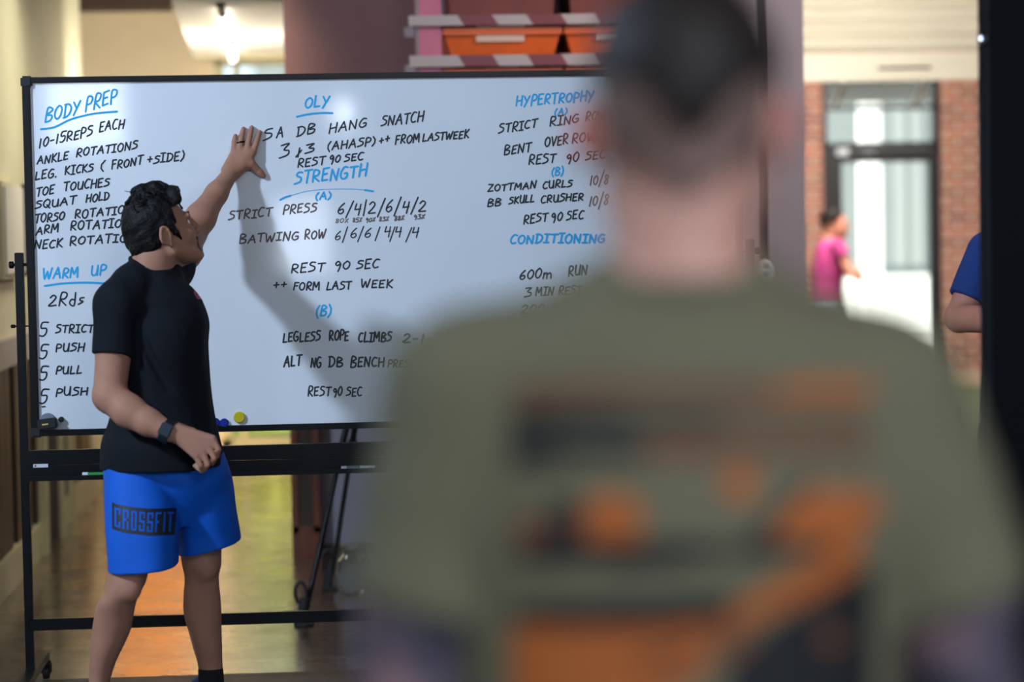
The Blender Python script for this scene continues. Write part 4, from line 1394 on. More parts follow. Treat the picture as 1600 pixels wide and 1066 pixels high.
# clear jar on the floor beside the tripod
gp = PZ(553, 930)
jr = thing('glass_jar', 'clear round jar on the floor beside the tripod foot', 'jar', gp)
prof = [(0.0, 0.002), (0.05, 0.002), (0.075, 0.03), (0.08, 0.09), (0.07, 0.15), (0.045, 0.175), (0.045, 0.2)]
jm = MB()
for (r0, z0), (r1, z1) in zip(prof[:-1], prof[1:]):
    for k in range(28):
        a0, a1 = 2 * math.pi * k / 28, 2 * math.pi * (k + 1) / 28
        q = [gp + Vector((r0 * math.cos(a0), r0 * math.sin(a0), z0)), gp + Vector((r0 * math.cos(a1), r0 * math.sin(a1), z0)),
             gp + Vector((r1 * math.cos(a1), r1 * math.sin(a1), z1)), gp + Vector((r1 * math.cos(a0), r1 * math.sin(a0), z1))]
        jm.face(q if r0 > 0 else q[1:] if False else [q[0], q[2], q[3]])
jm.build('body', MT['glass'], jr, smooth=True)
MB().disc(gp + Vector((0, 0, 0.198)), (0, 0, 1), 0.05, 0.02, 24).build('lid', MT['steel'], jr, smooth=True)

# hanging strap in front of the partition's end
ys = YP - 0.25
s0, s1 = PY(1191, 60, ys), PY(1193, 408, ys)
sp = thing('hanging_strap', 'black hanging strap with a pale buckle in front of the grey wall end', 'strap', (s1.x, ys, s1.z))
BX(s1.x - 0.022, s1.x + 0.022, ys - 0.003, ys + 0.003, s1.z, 4.98).build('webbing', MT['black_metal'], sp)
bk = MB()
bc = PY(1195, 426, ys)
bk.tube([bc + Vector((0.027 * math.cos(t), 0, 0.046 * math.sin(t))) for t in [2 * math.pi * k / 16 for k in range(16)]], 0.013, 10, closed=True)
bk.tube([bc + Vector((-0.02, 0, 0)), bc + Vector((0.02, 0, 0))], 0.01, 10)
bk.build('buckle', MT['white_plastic'], sp, smooth=True)

# padded box by the turf
q0, q1 = P(1400, 628, 9.6), P(1505, 628, 9.6)
bxm = BX(q0.x, q1.x, q0.y, q0.y + 0.5, 0, q0.z)
tag(bxm.build('jump_box', mat('charcoal_vinyl', C(62, 58, 62), 0.5), bevel=0.03), 'dark padded jump box with rounded corners beside the green turf', 'box')

# ------------------------------------------------------------------ the trainer at the board
GAZE = RIGHT * 0.9 + AWAY * 0.42
TL = -YAW


def hemz(py, d):
    return P(300, py, d).z


tr_rows = [(432, 208, 276, 7.40, .060), (450, 190, 298, 7.40, .085), (470, 178, 313, 7.40, .115), (500, 180, 324, 7.40, .145), (540, 183, 324, 7.40, .155),
           (600, 183, 328, 7.41, .150), (650, 174, 335, 7.42, .155), (690, 164, 343, 7.43, .160), (730, 162, 350, 7.44, .165)]
legR = [(690, 172, 262, 7.42, .11), (740, 166, 262, 7.40, .105), (800, 170, 258, 7.36, .095), (850, 172, 245, 7.33, .085), (880, 170, 234, 7.31, .068), (897, 168, 231, 7.30, .062), (912, 165, 227, 7.30, .062), (927, 162, 219, 7.30, .058), (942, 152.5, 213, 7.31, .055),
        (960, 148, 209, 7.33, .056), (985, 144, 204, 7.35, .058), (1010, 141.5, 193, 7.36, .054), (1035, 140, 181, 7.37, .046), (1062, 139, 172.5, 7.38, .040), (1090, 137, 166, 7.38, .038), (1125, 136, 168, 7.37, .042)]
legL = [(690, 250, 340, 7.48, .11), (740, 265, 348, 7.50, .105), (800, 279, 348, 7.52, .09), (840, 281, 347, 7.53, .075), (867, 282, 346, 7.53, .062), (885, 285, 345.5, 7.53, .058), (900, 288.5, 342, 7.54, .055), (935, 286.5, 344.5, 7.56, .055),
        (960, 287.5, 346, 7.57, .057), (985, 294.5, 346, 7.58, .056), (1010, 301, 347, 7.59, .050), (1035, 308.5, 347.5, 7.60, .042), (1060, 312, 349, 7.60, .038), (1100, 310, 350, 7.60, .042)]
tr = thing('person', 'man in black t-shirt and blue shorts, one hand raised flat on the whiteboard', 'person', (P(240, 900, 7.45).x, P(240, 900, 7.45).y, 0))
lo = Vector((min(P(120, 600, 7.0).x, P(120, 600, 8).x), P(250, 600, 7.0).y, -0.02))
hi = Vector((P(440, 600, 8.0).x, YB + 0.02, 1.95))
F = Field(lo, hi, 0.004)
F.loft(rows(tr_rows, 0.026), 0.02, 2.2, TL)
F.loft(rows(legR), 0.03, 2.0, TL)
F.loft(rows(legL), 0.03, 2.0, TL)
# knees, calves
F.ell(P(205, 922, 7.255), (.028, .022, .034), k=.03)
F.ell(P(322, 888, 7.49), (.026, .022, .032), k=.03)
# feet inside the shoes
for (ax, ay, d, dx) in ((152, 1108, 7.37, 0.1), (331, 1085, 7.60, 0.13)):
    a = P(ax, ay, d)
    a.z = max(a.z, 0.08)
    t_ = Vector((a.x + dx, a.y - 0.12, 0.045))
    F.seg(a, t_, .036, .03, .02)
    F.seg(a, Vector((a.x - 0.03, a.y + 0.04, 0.05)), .036, .035, .02)
# hanging arm
RS, RE, RW = P(187, 473, 7.29), P(171, 619, 7.24), P(264, 675, 7.18)
F.chain([P(205, 445, 7.36), RS, P(178, 545, 7.265), RE], [.045, .056, .054, .049], .016)
F.chain([RE, P(202, 643, 7.215), P(232, 660, 7.195), RW], [.049, .050, .041, .031], .015)
F.ell(P(185, 480, 7.28), (.062, .062, .075), k=.03)
# raised arm
LS, LE, LW = P(271, 418, 7.54), B(303, 366, .225), B(361.5, 271, .05)
F.chain([P(250, 430, 7.42), LS, P(287, 394, 7.66), LE], [.05, .060, .056, .050], .02)
F.chain([LE, B(318, 341, .185), B(341, 303, .115), LW], [.049, .048, .035, .026], .02)
# neck and head
HD = Head(P(251, 369, 7.42), GAZE, math.radians(20), math.radians(0))
F.chain([P(240, 434, 7.41), P(241, 402, 7.41), HD.p(-.02, 0, -.02)], [.066, .060, .060], .02)
F.seg(P(215, 440, 7.36), P(238, 408, 7.40), .04, .045, .03)
HD.carve(F)
# left hand flat on the board
N = (0, 1, 0)
mcp = [(365.5, 238), (375, 236), (386, 236), (396, 239)]
mid = [(366.5, 221), (377.5, 214), (390, 213.5), (402, 219)]
tip = [(367.8, 212), (380.7, 201.5), (393.3, 199.5), (406, 206.5)]
wr = [(355, 266), (360, 268), (364, 270), (370, 270)]
for i in range(4):
    F.seg(B(*wr[i], .045), B(*mcp[i], .023), .018, .0105, .012)
    r = (.0074, .0082, .0084, .0080)[i]
    k1 = B((mcp[i][0] + mid[i][0]) / 2, (mcp[i][1] + mid[i][1]) / 2, .019)
    F.chain([B(*mcp[i], .022), k1, B(*mid[i], .014), B(*tip[i], .0095)], [.0105, r + .0020, r + .0016, r], .002)
F.chain([B(370, 266, .040), B(392, 256, .026), B(398, 262, .020), B(406, 269.5, .014), B(412, 275, .0105)], [.017, .0160, .0132, .0115, .0095], .008)
F.seg(B(366, 262, .035), B(390, 240, .024), .014, .012, .02)
# right hand, loosely closed
rm = [(332.5, 686), (325.5, 696.5), (316.5, 705.5), (306, 712)]
rp = [(341.5, 702.5), (335, 716.5), (324.5, 726.5), (313.5, 728)]
rt = [(339.5, 713), (331.5, 724), (320.5, 733), (315.5, 737)]
for i in range(4):
    w_ = P(268 + i * 1.5, 668 + 4.0 * i, 7.175)
    m_ = P(*rm[i], 7.165)
    F.seg(w_, m_, .0165, .0125, .014)
    r = (.0078, .0082, .0080, .0070)[i]
    F.chain([m_, P(*rp[i], 7.160), P(*rt[i], 7.182), P(rt[i][0] - 12, rt[i][1] - 9, 7.200)], [.0105, r + .0008, r, r - .001], .002)
F.chain([P(276, 668, 7.19), P(300, 676, 7.215), P(318, 692, 7.225), P(326, 704, 7.222)], [.017, .014, .011, .009], .008)
F.mesh('body', MT['skin'], tr, 2)
HD.eyes(tr)

# shirt
S_ = Field(lo, (P(360, 600, 8).x, P(300, 600, 7.80).y, 1.60), 0.004)
S_.loft(rows([(428, 214, 270, 7.40, .062)] + tr_rows[1:-2] + [(690, 161, 344, 7.43, .182), (730, 158, 352, 7.44, .19)]), 0.02, 2.2, TL)
S_.loft(rows([(425, 216, 268, 7.40, .064), (440, 205, 280, 7.40, .082), (470, 185, 305, 7.40, .12)]), .03, 2.2, TL)
S_.chain([P(222, 424, 7.40), P(205, 445, 7.34), P(186, 477, 7.285)], [.052, .058, .068], .025)
S_.seg(P(186, 475, 7.285), P(178, 556, 7.262), .072, .0675, .03, flat=True)
S_.chain([P(252, 432, 7.43), P(268, 420, 7.54)], [.06, .066], .03)
S_.seg(P(268, 420, 7.54), P(283, 397, 7.68), .066, .060, .03, flat=True)
S_.wrinkle(.0045, 30, 4, (1.0, 1.0, .55))
S_.wrinkle(.0030, 62, 9, (1.2, 1.2, .6))
# folds that run from the armpit down to the waist
for (a, b, r) in (((214, 505), (262, 610), .010), ((222, 540), (285, 640), .010), ((206, 520), (235, 640), .009), ((300, 470), (322, 560), .008), ((262, 470), (300, 540), .008), ((240, 660), (325, 650), .008)):
    pa, pb = P(*a, 7.25), P(*b, 7.26)
    S_.seg(pa, pb, r * .4, r * .2, .022, op='s')
S_.cut((0, 0, hemz(704, 7.28)), (0.02, -0.06, -1), k=0)
S_.cut((0, 0, P(240, 424, 7.40).z), RIGHT * -0.22 - AWAY * 0.35 + Vector((0, 0, 1)), lo=P(206, 470, 7.25), hi=Vector((P(283, 400, 7.4).x, P(283, 400, 7.50).y, 1.6))) if False else None
shirt = S_.mesh('shirt', MT['tee_black'], tr, 2)
ring = []
cc = P(240.5, 424.5, 7.405)
for t in range(26):
    a = 2 * math.pi * t / 26
    r_, f_ = math.cos(a), math.sin(a)
    p = cc + RIGHT * (.069 * r_) + AWAY * (.070 * f_)
    p.z = cc.z - .036 * r_ + .012 * f_ + .006
    ring.append(p)
MB().tube(ring, .0085, 10, closed=True).build('collar', MT['tee_black'], shirt, smooth=True)

# shorts
H_ = Field((lo.x, lo.y, 0.3), (P(400, 800, 7.6).x, P(300, 800, 7.85).y, 1.0), 0.004)
H_.loft(rows([(672, 176, 333, 7.43, .140), (692, 169, 340, 7.43, .150), (715, 163, 350, 7.44, .150), (745, 163, 358, 7.44, .148), (780, 168, 350, 7.45, .128), (820, 190, 330, 7.45, .07)]), .03, 2.2, TL)
H_.loft(rows([(690, 170, 262, 7.43, .10), (715, 164, 268, 7.42, .13), (760, 163.5, 276, 7.39, .135), (800, 165.5, 279, 7.36, .132), (850, 168, 279, 7.335, .125), (885, 170, 278, 7.32, .12), (925, 171, 277, 7.31, .118)]), .012, 2.3, TL)
H_.loft(rows([(690, 255, 338, 7.47, .10), (715, 262, 350, 7.48, .13), (760, 272, 364, 7.50, .135), (800, 277, 370, 7.51, .128), (840, 280, 376, 7.52, .122), (890, 281, 381, 7.53, .118)]), .008, 2.3, TL)
H_.wrinkle(.0050, 24, 21, (1.1, 1.1, .8))
H_.wrinkle(.0026, 60, 22, (1, 1, .8))
for (a, b, r) in (((198, 715), (186, 765), .010), ((232, 765), (262, 745), .010), ((238, 752), (292, 735), .010), ((300, 730), (288, 790), .010)):
    H_.seg(P(*a, 7.235), P(*b, 7.235), r * .6, r * .3, .022, op='s')
xm_ = P(280, 880, 7.4).x
zR = P(235, 897, 7.20).z
zL = P(325, 864, 7.41).z
H_.cut((P(235, 897, 7.20).x, P(235, 897, 7.20).y, zR), (0.06, 0.03, -1), lo=(lo.x, lo.y, 0), hi=(xm_ - .002, 99, zR + .2))
H_.cut((P(325, 864, 7.41).x, P(325, 864, 7.41).y, zL), (0.22, 0.03, -1), lo=(xm_ - .002, lo.y, 0), hi=(99, 99, zL + .2))
shorts = H_.mesh('shorts', MT['shorts_blue'], tr, 2)

# printed block on the shorts
LET = {'C': ['###', '#.#', '#.#', '#..', '#..', '#..', '#.#', '#.#', '###'], 'R': ['###', '#.#', '#.#', '#.#', '##.', '#.#', '#.#', '#.#', '#.#'],
       'O': ['###', '#.#', '#.#', '#.#', '#.#', '#.#', '#.#', '#.#', '###'], 'S': ['###', '#.#', '#.#', '#..', '###', '..#', '#.#', '#.#', '###'],
       'F': ['###', '#..', '#..', '#..', '##.', '#..', '#..', '#..', '#..'], 'I': ['#'] * 9, 'T': ['###'] + ['.#.'] * 8}
bits = [[] for _ in range(9)]
for ch in 'CROSSFIT':
    for r_ in range(9):
        bits[r_] += [c == '#' for c in LET[ch][r_]] + [False]
W_ = len(bits[0]) - 1


def lett(u, v):
    x = (u - .035) / .93 * W_
    y = (v - .13) / .74 * 9
    if 0 <= x < W_ and 0 <= y < 9:
        return bits[int(y)][int(x)]
    return False


def mesh_print(tree, name, mats, parent, nu, nv, pos, pick, lift=.0012):
    mb = MB()
    pts = [[onto(tree, *pos(i / nu, j / nv), lift=lift) for i in range(nu + 1)] for j in range(nv + 1)]
    for j in range(nv):
        for i in range(nu):
            c = pick((i + .5) / nu, (j + .5) / nv)
            if c is None:
                continue
            q = [pts[j][i], pts[j][i + 1], pts[j + 1][i + 1], pts[j + 1][i]]
            if any(p is None for p in q) or max((p - q[0]).length for p in q) > .03:
                continue
            mb.face(q, c)
    return mb.build(name, mats, parent, smooth=True)


def ipl(tab, u):
    return float(np.interp(u, [t[0] for t in tab], [t[1] for t in tab]))


top_y = [(0, 784.5), (.06, 788), (.3, 792.5), (.57, 795.2), (1, 794)]
bot_y = [(0, 826.5), (.18, 832.5), (.57, 837), (1, 836)]
mesh_print(surface([shorts]), 'leg_logo', [MT['print_dark']], shorts, 150, 62,
           lambda u, v: (175 + u * (101 - 3 * v), ipl(top_y, u) * (1 - v) + ipl(bot_y, u) * v), lambda u, v: None if lett(u ** 1.0, v) else 0)
# small red chest mark
mk = [[(304, 447), (308, 449), (307, 460), (311, 462), (313, 455), (316, 457), (314, 468), (308, 467), (303, 458)], [(310, 441), (313, 440), (314, 448), (311, 449)]]
mesh_print(surface([shirt]), 'chest_mark', [MT['print_red']], shirt, 26, 40, lambda u, v: (300 + 18 * u, 438 + 32 * v),
           lambda u, v: 0 if any(inside(q, 300 + 18 * u, 438 + 32 * v) for q in mk) else None)

# hair
hp = HD.p
HF = Field(HD.o - Vector((.2, .2, .16)), HD.o + Vector((.2, .2, .24)), .003)
HF.ell(hp(-.004, 0, .054), (.098, .085, .092), HD.R, 0)
HF.ell(hp(-.046, 0, .004), (.064, .071, .076), HD.R, .02)
for (c, r) in (((.060, .020, .128), .026), ((.078, -.012, .118), .024), ((.070, -.035, .110), .022), ((.030, -.010, .146), .028), ((.045, .03, .138), .026), ((-.01, 0, .150), .026), ((.082, .010, .108), .018), ((.074, -.048, .088), .014)):
    HF.ell(hp(*c), (r, r, r * .8), HD.R, .02)
HF.wrinkle(.0055, 120, 31)
HF.wrinkle(.0045, 230, 32)
R0, R2 = HD.R[0], HD.R[2]
sl, X, Y, Z = HF.sub(HF.lo, HF.lo + HF.n * HF.h)
lx = (X - HD.o.x) * R0.x + (Y - HD.o.y) * R0.y + (Z - HD.o.z) * R0.z
lz = (X - HD.o.x) * R2.x + (Y - HD.o.y) * R2.y + (Z - HD.o.z) * R2.z
jag = .006 * pnoise(X, Y, Z, 150, 8)
g = np.minimum(np.minimum(np.maximum(.076 - lz, 0 * lx - 9), np.maximum(lx - .044, .012 - lz)), np.minimum(np.maximum(lx + .020, -.062 - lz), np.maximum(np.maximum(lx - .040, .020 - lx), -.030 - lz)))
HF.f = np.maximum(HF.f, (g + jag).astype(np.float32))
HF.chain([hp(.020, -.078, .035), hp(.030, -.074, .000), hp(.040, -.066, -.026)], [.010, .008, .003], .006)
hair = HF.mesh('hair', MT['hair'], tr, 1)
cur = MB()
rg = random.Random(4)
cur.tube([hp(.02, -.01, .150), hp(-.01, -.02, .160), hp(-.04, -.02, .158), hp(-.062, -.025, .170)], [.0025, .0022, .0018, .0010], 6)
zsurf = lambda x, y: .054 + .094 * math.sqrt(max(.0, 1 - ((x + .004) / .100) ** 2 - (y / .087) ** 2))
for _ in range(90):
    x, y = rg.uniform(-.06, .075), rg.uniform(-.058, .05)
    a0 = rg.uniform(0, 6.28)
    pts = []
    for s in range(6):
        t = s / 5
        qx, qy = x + .011 * math.cos(a0 + t * 3.6), y + .011 * math.sin(a0 + t * 3.6)
        pts.append((qx, qy, zsurf(qx, qy) + .001 + .004 * math.sin(t * 3.1)))
    cur.tube([hp(*q) for q in pts], [.0030, .0034, .0034, .0032, .0026, .0012], 6)
cur.build('curls', MT['hair'], hair, smooth=True)
mb = MB()
for y in (-1, 1):
    mb.tube([hp(.090, .050 * y, .036), hp(.0985, .034 * y, .0405), hp(.103, .014 * y, .035)], [.002, .004, .003], 8)
mb.build('eyebrow', MT['hair'], tr, smooth=True)
bf = Field(HD.o - Vector((.2, .2, .2)), HD.o + Vector((.22, .22, .15)), .003)
bf.chain([hp(.094, -.024, -.060), hp(.102, -.012, -.047), hp(.1055, 0, -.045), hp(.102, .012, -.047), hp(.094, .024, -.060)], [.0035, .005, .005, .005, .0035], .004)
bf.ell(hp(.089, 0, -.099), (.0195, .023, .0155), HD.R, .006)
bf.chain([hp(.094, -.024, -.058), hp(.094, -.02, -.085), hp(.095, 0, -.098)], [.0045, .006, .008], .005)
bf.chain([hp(.094, .024, -.058), hp(.094, .02, -.085), hp(.095, 0, -.098)], [.0045, .006, .008], .005)
bf.mesh('beard', MT['stubble'], tr, 1)
# watch, ring, socks, shoes
wd = (P(285, 686, 7.175) - P(240, 664, 7.19)).normalized()
wc = P(263, 674.5, 7.181)
wn = (RIGHT * .35 - AWAY * .9).normalized()
wn = (wn - wd * wn.dot(wd)).normalized()
wt = wd.cross(wn)
mb = MB()
for s in range(28):
    a0, a1 = 2 * math.pi * s / 28, 2 * math.pi * (s + 1) / 28
    q = []
    for a in (a0, a1):
        rad = wn * (.0345 * math.cos(a)) + wt * (.0345 * math.sin(a))
        ou = rad * 1.10
        q += [wc + rad - wd * .0145, wc + ou - wd * .0145, wc + ou + wd * .0145, wc + rad + wd * .0145]
    mb.hexa([q[0], q[1], q[5], q[4], q[3], q[2], q[6], q[7]])
wa = mb.build('watch', MT['watch'], tr, smooth=False)
mb = MB()
fc = wc + wn * .0365
mb.bar(fc - wd * .0185, fc + wd * .0185, .038, .010, wt)
mb.build('watch_face', MT['watch_face'], wa, bevel=.003)
rc = B(376.2, 222.5, .0165)
MB().tube([rc + Vector((.0112 * math.cos(t), -.0112 * math.sin(t), .0015 * math.cos(t))) for t in [2 * math.pi * k / 20 for k in range(20)]], [.0032] * 20, 8, closed=True).build('finger_ring', MT['black_metal'], tr, smooth=True)
for si, (lg, ax, ay, d, dx) in enumerate(((legR, 152, 1108, 7.37, .1), (legL, 331, 1085, 7.60, .13))):
    a = P(ax, ay, d)
    gz = 0.008
    toe = Vector((a.x + dx * 1.15, a.y - .155, gz))
    heel = Vector((a.x - dx * .35, a.y + .05, gz))
    kf = Field((min(toe.x, heel.x) - .12, toe.y - .12, 0), (max(toe.x, heel.x) + .12, heel.y + .12, .32), .004)
    zt = P(ax, 1043 if si else 1068, d).z
    sk = [(zt - .001, *([q for q in rows([(1040 if si else 1066, 309.5, 348.5, 7.60, .042)] if si else [(1068, 138, 171, 7.38, .042)])][0][1:])), (a.z, a.x, a.y, .042, .046), (a.z - .03, a.x, a.y, .046, .05)]
    kf.loft(sk, .01, 2, TL)
    kf.mesh('sock', MT['sock'], tr, 1)
    sh = Field((min(toe.x, heel.x) - .12, toe.y - .12, 0), (max(toe.x, heel.x) + .12, heel.y + .12, .2), .004)
    up_ = Vector((0, 0, 1))
    sh.chain([heel + up_ * .055, a * .5 + heel * .5 + up_ * .045, toe + (heel - toe) * .45 + up_ * .045, toe + up_ * .032], [.040, .045, .044, .032], .03)
    sh.chain([heel + up_ * .075, Vector((a.x, a.y, .085))], [.036, .042], .03)
    sh.cut((0, 0, gz + .016), (0, 0, -1))
    so = sh.mesh('shoe', MT['shoe'], tr, 1)
    ss = Field((min(toe.x, heel.x) - .12, toe.y - .12, -.04), (max(toe.x, heel.x) + .12, heel.y + .12, .12), .004)
    ss.chain([heel + up_ * .02, toe + (heel - toe) * .45 + up_ * .02, toe + up_ * .02], [.045, .049, .037], .03)
    ss.cut((0, 0, gz + .02), (0, 0, 1))
    ss.cut((0, 0, gz + .001), (0, 0, -1))
    ss.mesh('sole', MT['sole'], so, 1)

# ------------------------------------------------------------------ the man in front, seen from behind
D = 2.16
fm = thing('person', 'man seen from behind in an olive t-shirt with orange and black back print', 'person', (P(1060, 800, D).x, P(1060, 800, D).y, 0))
g_lo, g_hi = (P(500, 700, D).x - .12, P(1060, 700, D).y - .30, -0.01), (P(1660, 700, D).x + .1, P(1060, 700, D).y + .32, 1.86)
zz = lambda py: P(1060, py, D).z
body_rows = [(452, 958, 1178, D, .068), (470, 890, 1240, D, .09), (500, 800, 1310, D, .105), (560, 715, 1388, D, .118), (640, 680, 1425, D, .125), (800, 690, 1440, D, .13), (950, 708, 1410, D, .12),
             (1150, 722, 1392, D, .115), (1350, 712, 1402, D, .12), (1500, 700, 1410, D, .125), (1650, 705, 1405, D, .12)]
F = Field(g_lo, g_hi, .009)
F.loft(rows(body_rows, .024), .03, 2.3, TL)
F.loft(rows([(200, 960, 1170, D, .07), (300, 956, 1174, D, .066), (360, 952, 1176, D, .064), (410, 948, 1180, D, .066), (455, 925, 1205, D, .07)]), .03, 2.0, TL)
hd = Head(P(1068, 214, D), AWAY + RIGHT * -.02, math.radians(2))
hd.carve(F, 1.0, .012)
SL, SR = P(735, 618, D), P(1372, 622, D)
AL = [SL, P(662, 930, 2.15), P(640, 1150, 2.16), P(690, 1480, 2.26), P(715, 1640, 2.30)]
AR = [SR, P(1492, 920, 2.15), P(1520, 1150, 2.16), P(1460, 1480, 2.26), P(1435, 1640, 2.30)]
for A in (AL, AR):
    F.chain(A, [.062, .056, .047, .034, .032], .02)
    F.seg(A[4], A[4] + Vector((0, .02, -.07)), .034, .03, .02, n=(1, 0, 0), s=1.6)
    for i in range(4):
        f0 = A[4] + Vector((0, -.03 + .021 * i, -.085))
        F.chain([f0, f0 + Vector((0, .012, -.04)), f0 + Vector((0, .024, -.07 - (.01 if i in (1, 2) else 0)))], [.011, .010, .009], .002)
    sgn = 1 if A is AL else -1
    F.chain([A[4] + Vector((0, .035, -.03)), A[4] + Vector((sgn * .012, .06, -.07)), A[4] + Vector((sgn * .015, .068, -.10))], [.014, .012, .010], .005)
gz = 0.0
for sx, cxp in ((-1, 940), (1, 1180)):
    h = P(cxp, 1620, D)
    kx, ay = h.x + sx * .02, h.y
    F.loft([(h.z + .08, h.x, ay, .085, .10), (h.z - .1, h.x, ay, .085, .095), (.50, kx, ay + .01, .06, .065), (.36, kx, ay - .01, .058, .065), (.1, kx + sx * .01, ay - .01, .038, .042), (.05, kx + sx * .01, ay, .04, .05)], .03, 2, TL)
    F.seg((kx + sx * .01, ay - .03, .045), (kx + sx * .03, ay + .16, .04), .042, .036, .02)
    F.cut((0, 0, .01), (0, 0, -1), lo=(kx - .2, ay - .2, -1), hi=(kx + .2, ay + .3, .12))
F.mesh('body', MT['tattoo'], fm, 2)
S_ = Field(g_lo, g_hi, .008)
S_.loft(rows(body_rows[:-1] + [(1640, 700, 1410, D, .125)]), .03, 2.3, TL)
for A, e, d_ in ((AL, (660, 955), -1), (AR, (1497, 950), 1)):
    mid_ = A[0].lerp(P(e[0], e[1], 2.15), .45)
    S_.seg(A[0], mid_, .078, .075, .035)
    S_.seg(mid_, P(e[0], e[1], 2.15), .075, .071, .006, flat=True)
S_.seg(P(1000, 470, D), SL + Vector((0, 0, .0)), .05, .058, .04)
S_.seg(P(1130, 470, D), SR + Vector((0, 0, .0)), .05, .058, .04)
S_.wrinkle(.005, 22, 51)
for a, b in (((700, 760), (728, 1040)), ((1462, 720), (1428, 960))):
    pass
S_.cut((0, 0, zz(1600)), (0, 0, -1))
olive = S_.mesh('shirt', MT['olive'], fm, 2)
ring = []
cc = P(1064, 452, D)
for t in range(28):
    a = 2 * math.pi * t / 28
    p = cc + RIGHT * (.073 * math.cos(a)) + AWAY * (.074 * math.sin(a))
    p.z = cc.z - .03 * max(0, math.sin(a)) + .003
    ring.append(p)
MB().tube(ring, .010, 10, closed=True).build('collar', MT['olive'], olive, smooth=True)
sz = Field(g_lo, g_hi, .012)
for sx, cxp in ((-1, 940), (1, 1180)):
    h = P(cxp, 1620, D)
    sz.loft([(h.z + .05, h.x, h.y, .115, .13), (h.z - .15, h.x + sx * .01, h.y, .11, .12), (.50, h.x + sx * .02, h.y, .105, .11)], .03, 2.2, TL)
sz.loft([(P(0, 1640, D).z + .03, cc.x, cc.y, .19, .12), (P(0, 1640, D).z - .12, cc.x, cc.y, .19, .125)], .03, 2.2, TL)
sz.mesh('shorts', MT['shorts_grey'], fm, 1)
for sx, cxp in ((-1, 940), (1, 1180)):
    h = P(cxp, 1620, D)
    kx, ay = h.x + sx * .03, h.y
    k_ = Field((kx - .15, ay - .2, -.01), (kx + .2, ay + .35, .2), .006)
    k_.chain([(kx, ay - .05, .055), (kx + sx * .01, ay + .03, .06), (kx + sx * .03, ay + .18, .04)], [.05, .055, .046], .03)
    k_.cut((0, 0, .0095), (0, 0, -1))
    k_.mesh('shoe', MT['rubber'], fm, 1)
# back print: text bars and a picture, in orange, brown and black
BAR = [([(800, 596), (1362, 592), (1362, 626), (800, 634)], 1, .55), ([(1210, 596), (1362, 594), (1362, 624), (1210, 624)], 0, .8), ([(798, 638), (985, 638), (985, 678), (798, 678)], 2, 1), ([(985, 642), (1130, 642), (1130, 674), (985, 674)], 2, .6),
       ([(1130, 640), (1358, 640), (1358, 670), (1130, 670)], 1, .45), ([(798, 684), (880, 684), (880, 728), (798, 728)], 2, 1), ([(880, 688), (1010, 688), (1010, 722), (880, 722)], 2, .85), ([(1010, 684), (1120, 684), (1120, 722), (1010, 722)], 1, .85), ([(1120, 680), (1360, 680), (1360, 716), (1120, 716)], 1, .6)]
PIC = [([(913, 790), (935, 770), (985, 770), (1005, 800), (1003, 845), (913, 848)], 0), ([(802, 815), (830, 806), (860, 815), (858, 846), (806, 850)], 1), ([(860, 780), (900, 780), (912, 848), (858, 850)], 2),
       ([(1205, 842), (1228, 792), (1262, 764), (1372, 768), (1378, 800), (1350, 822), (1345, 880), (1300, 920), (1160, 980), (1120, 998), (1128, 958), (1228, 900), (1296, 862), (1292, 850)], 0),
       ([(1150, 856), (1205, 806), (1250, 752), (1276, 756), (1226, 800), (1200, 845), (1298, 846), (1292, 866), (812, 884), (812, 846), (1100, 846)], 2), ([(940, 866), (1090, 866), (1060, 886), (960, 890)], 2),
       ([(804, 944), (1150, 930), (1136, 980), (1000, 992), (804, 980)], 2), ([(800, 978), (1000, 984), (1120, 972), (1100, 1060), (1040, 1075), (1040, 1200), (800, 1200)], 0), ([(985, 1030), (1090, 1004), (1086, 1020), (1000, 1042)], 2),
       ([(1346, 890), (1364, 884), (1364, 1200), (1118, 1200), (1140, 1040), (1200, 980)], 2), ([(1280, 985), (1300, 978), (1316, 988), (1312, 1010), (1290, 1016)], 1), ([(1120, 1000), (1170, 985), (1180, 1010), (1120, 1035)], 1), ([(930, 895), (1060, 890), (1050, 925), (950, 930)], 3)]
rq = random.Random(2)
cells = {}


def pick_print(u, v):
    x, y = 780 + 610 * u, 585 + 620 * v
    c = None
    for poly, k in PIC:
        if inside(poly, x, y):
            c = k if k < 3 else None
    if (x - 1157) ** 2 + (y - 756) ** 2 < 28 ** 2:
        c = 0
    for poly, k, dens in BAR:
        if inside(poly, x, y):
            c = k if ((x * 0.11 + y * .01) % 1.0) < dens else None     # letter-like gaps
    return c


mesh_print(surface([olive]), 'back_print', [MT['print_orange'], MT['print_brown'], MT['print_black']], olive, 170, 150, lambda u, v: (780 + 610 * u, 585 + 620 * v), pick_print, .002)
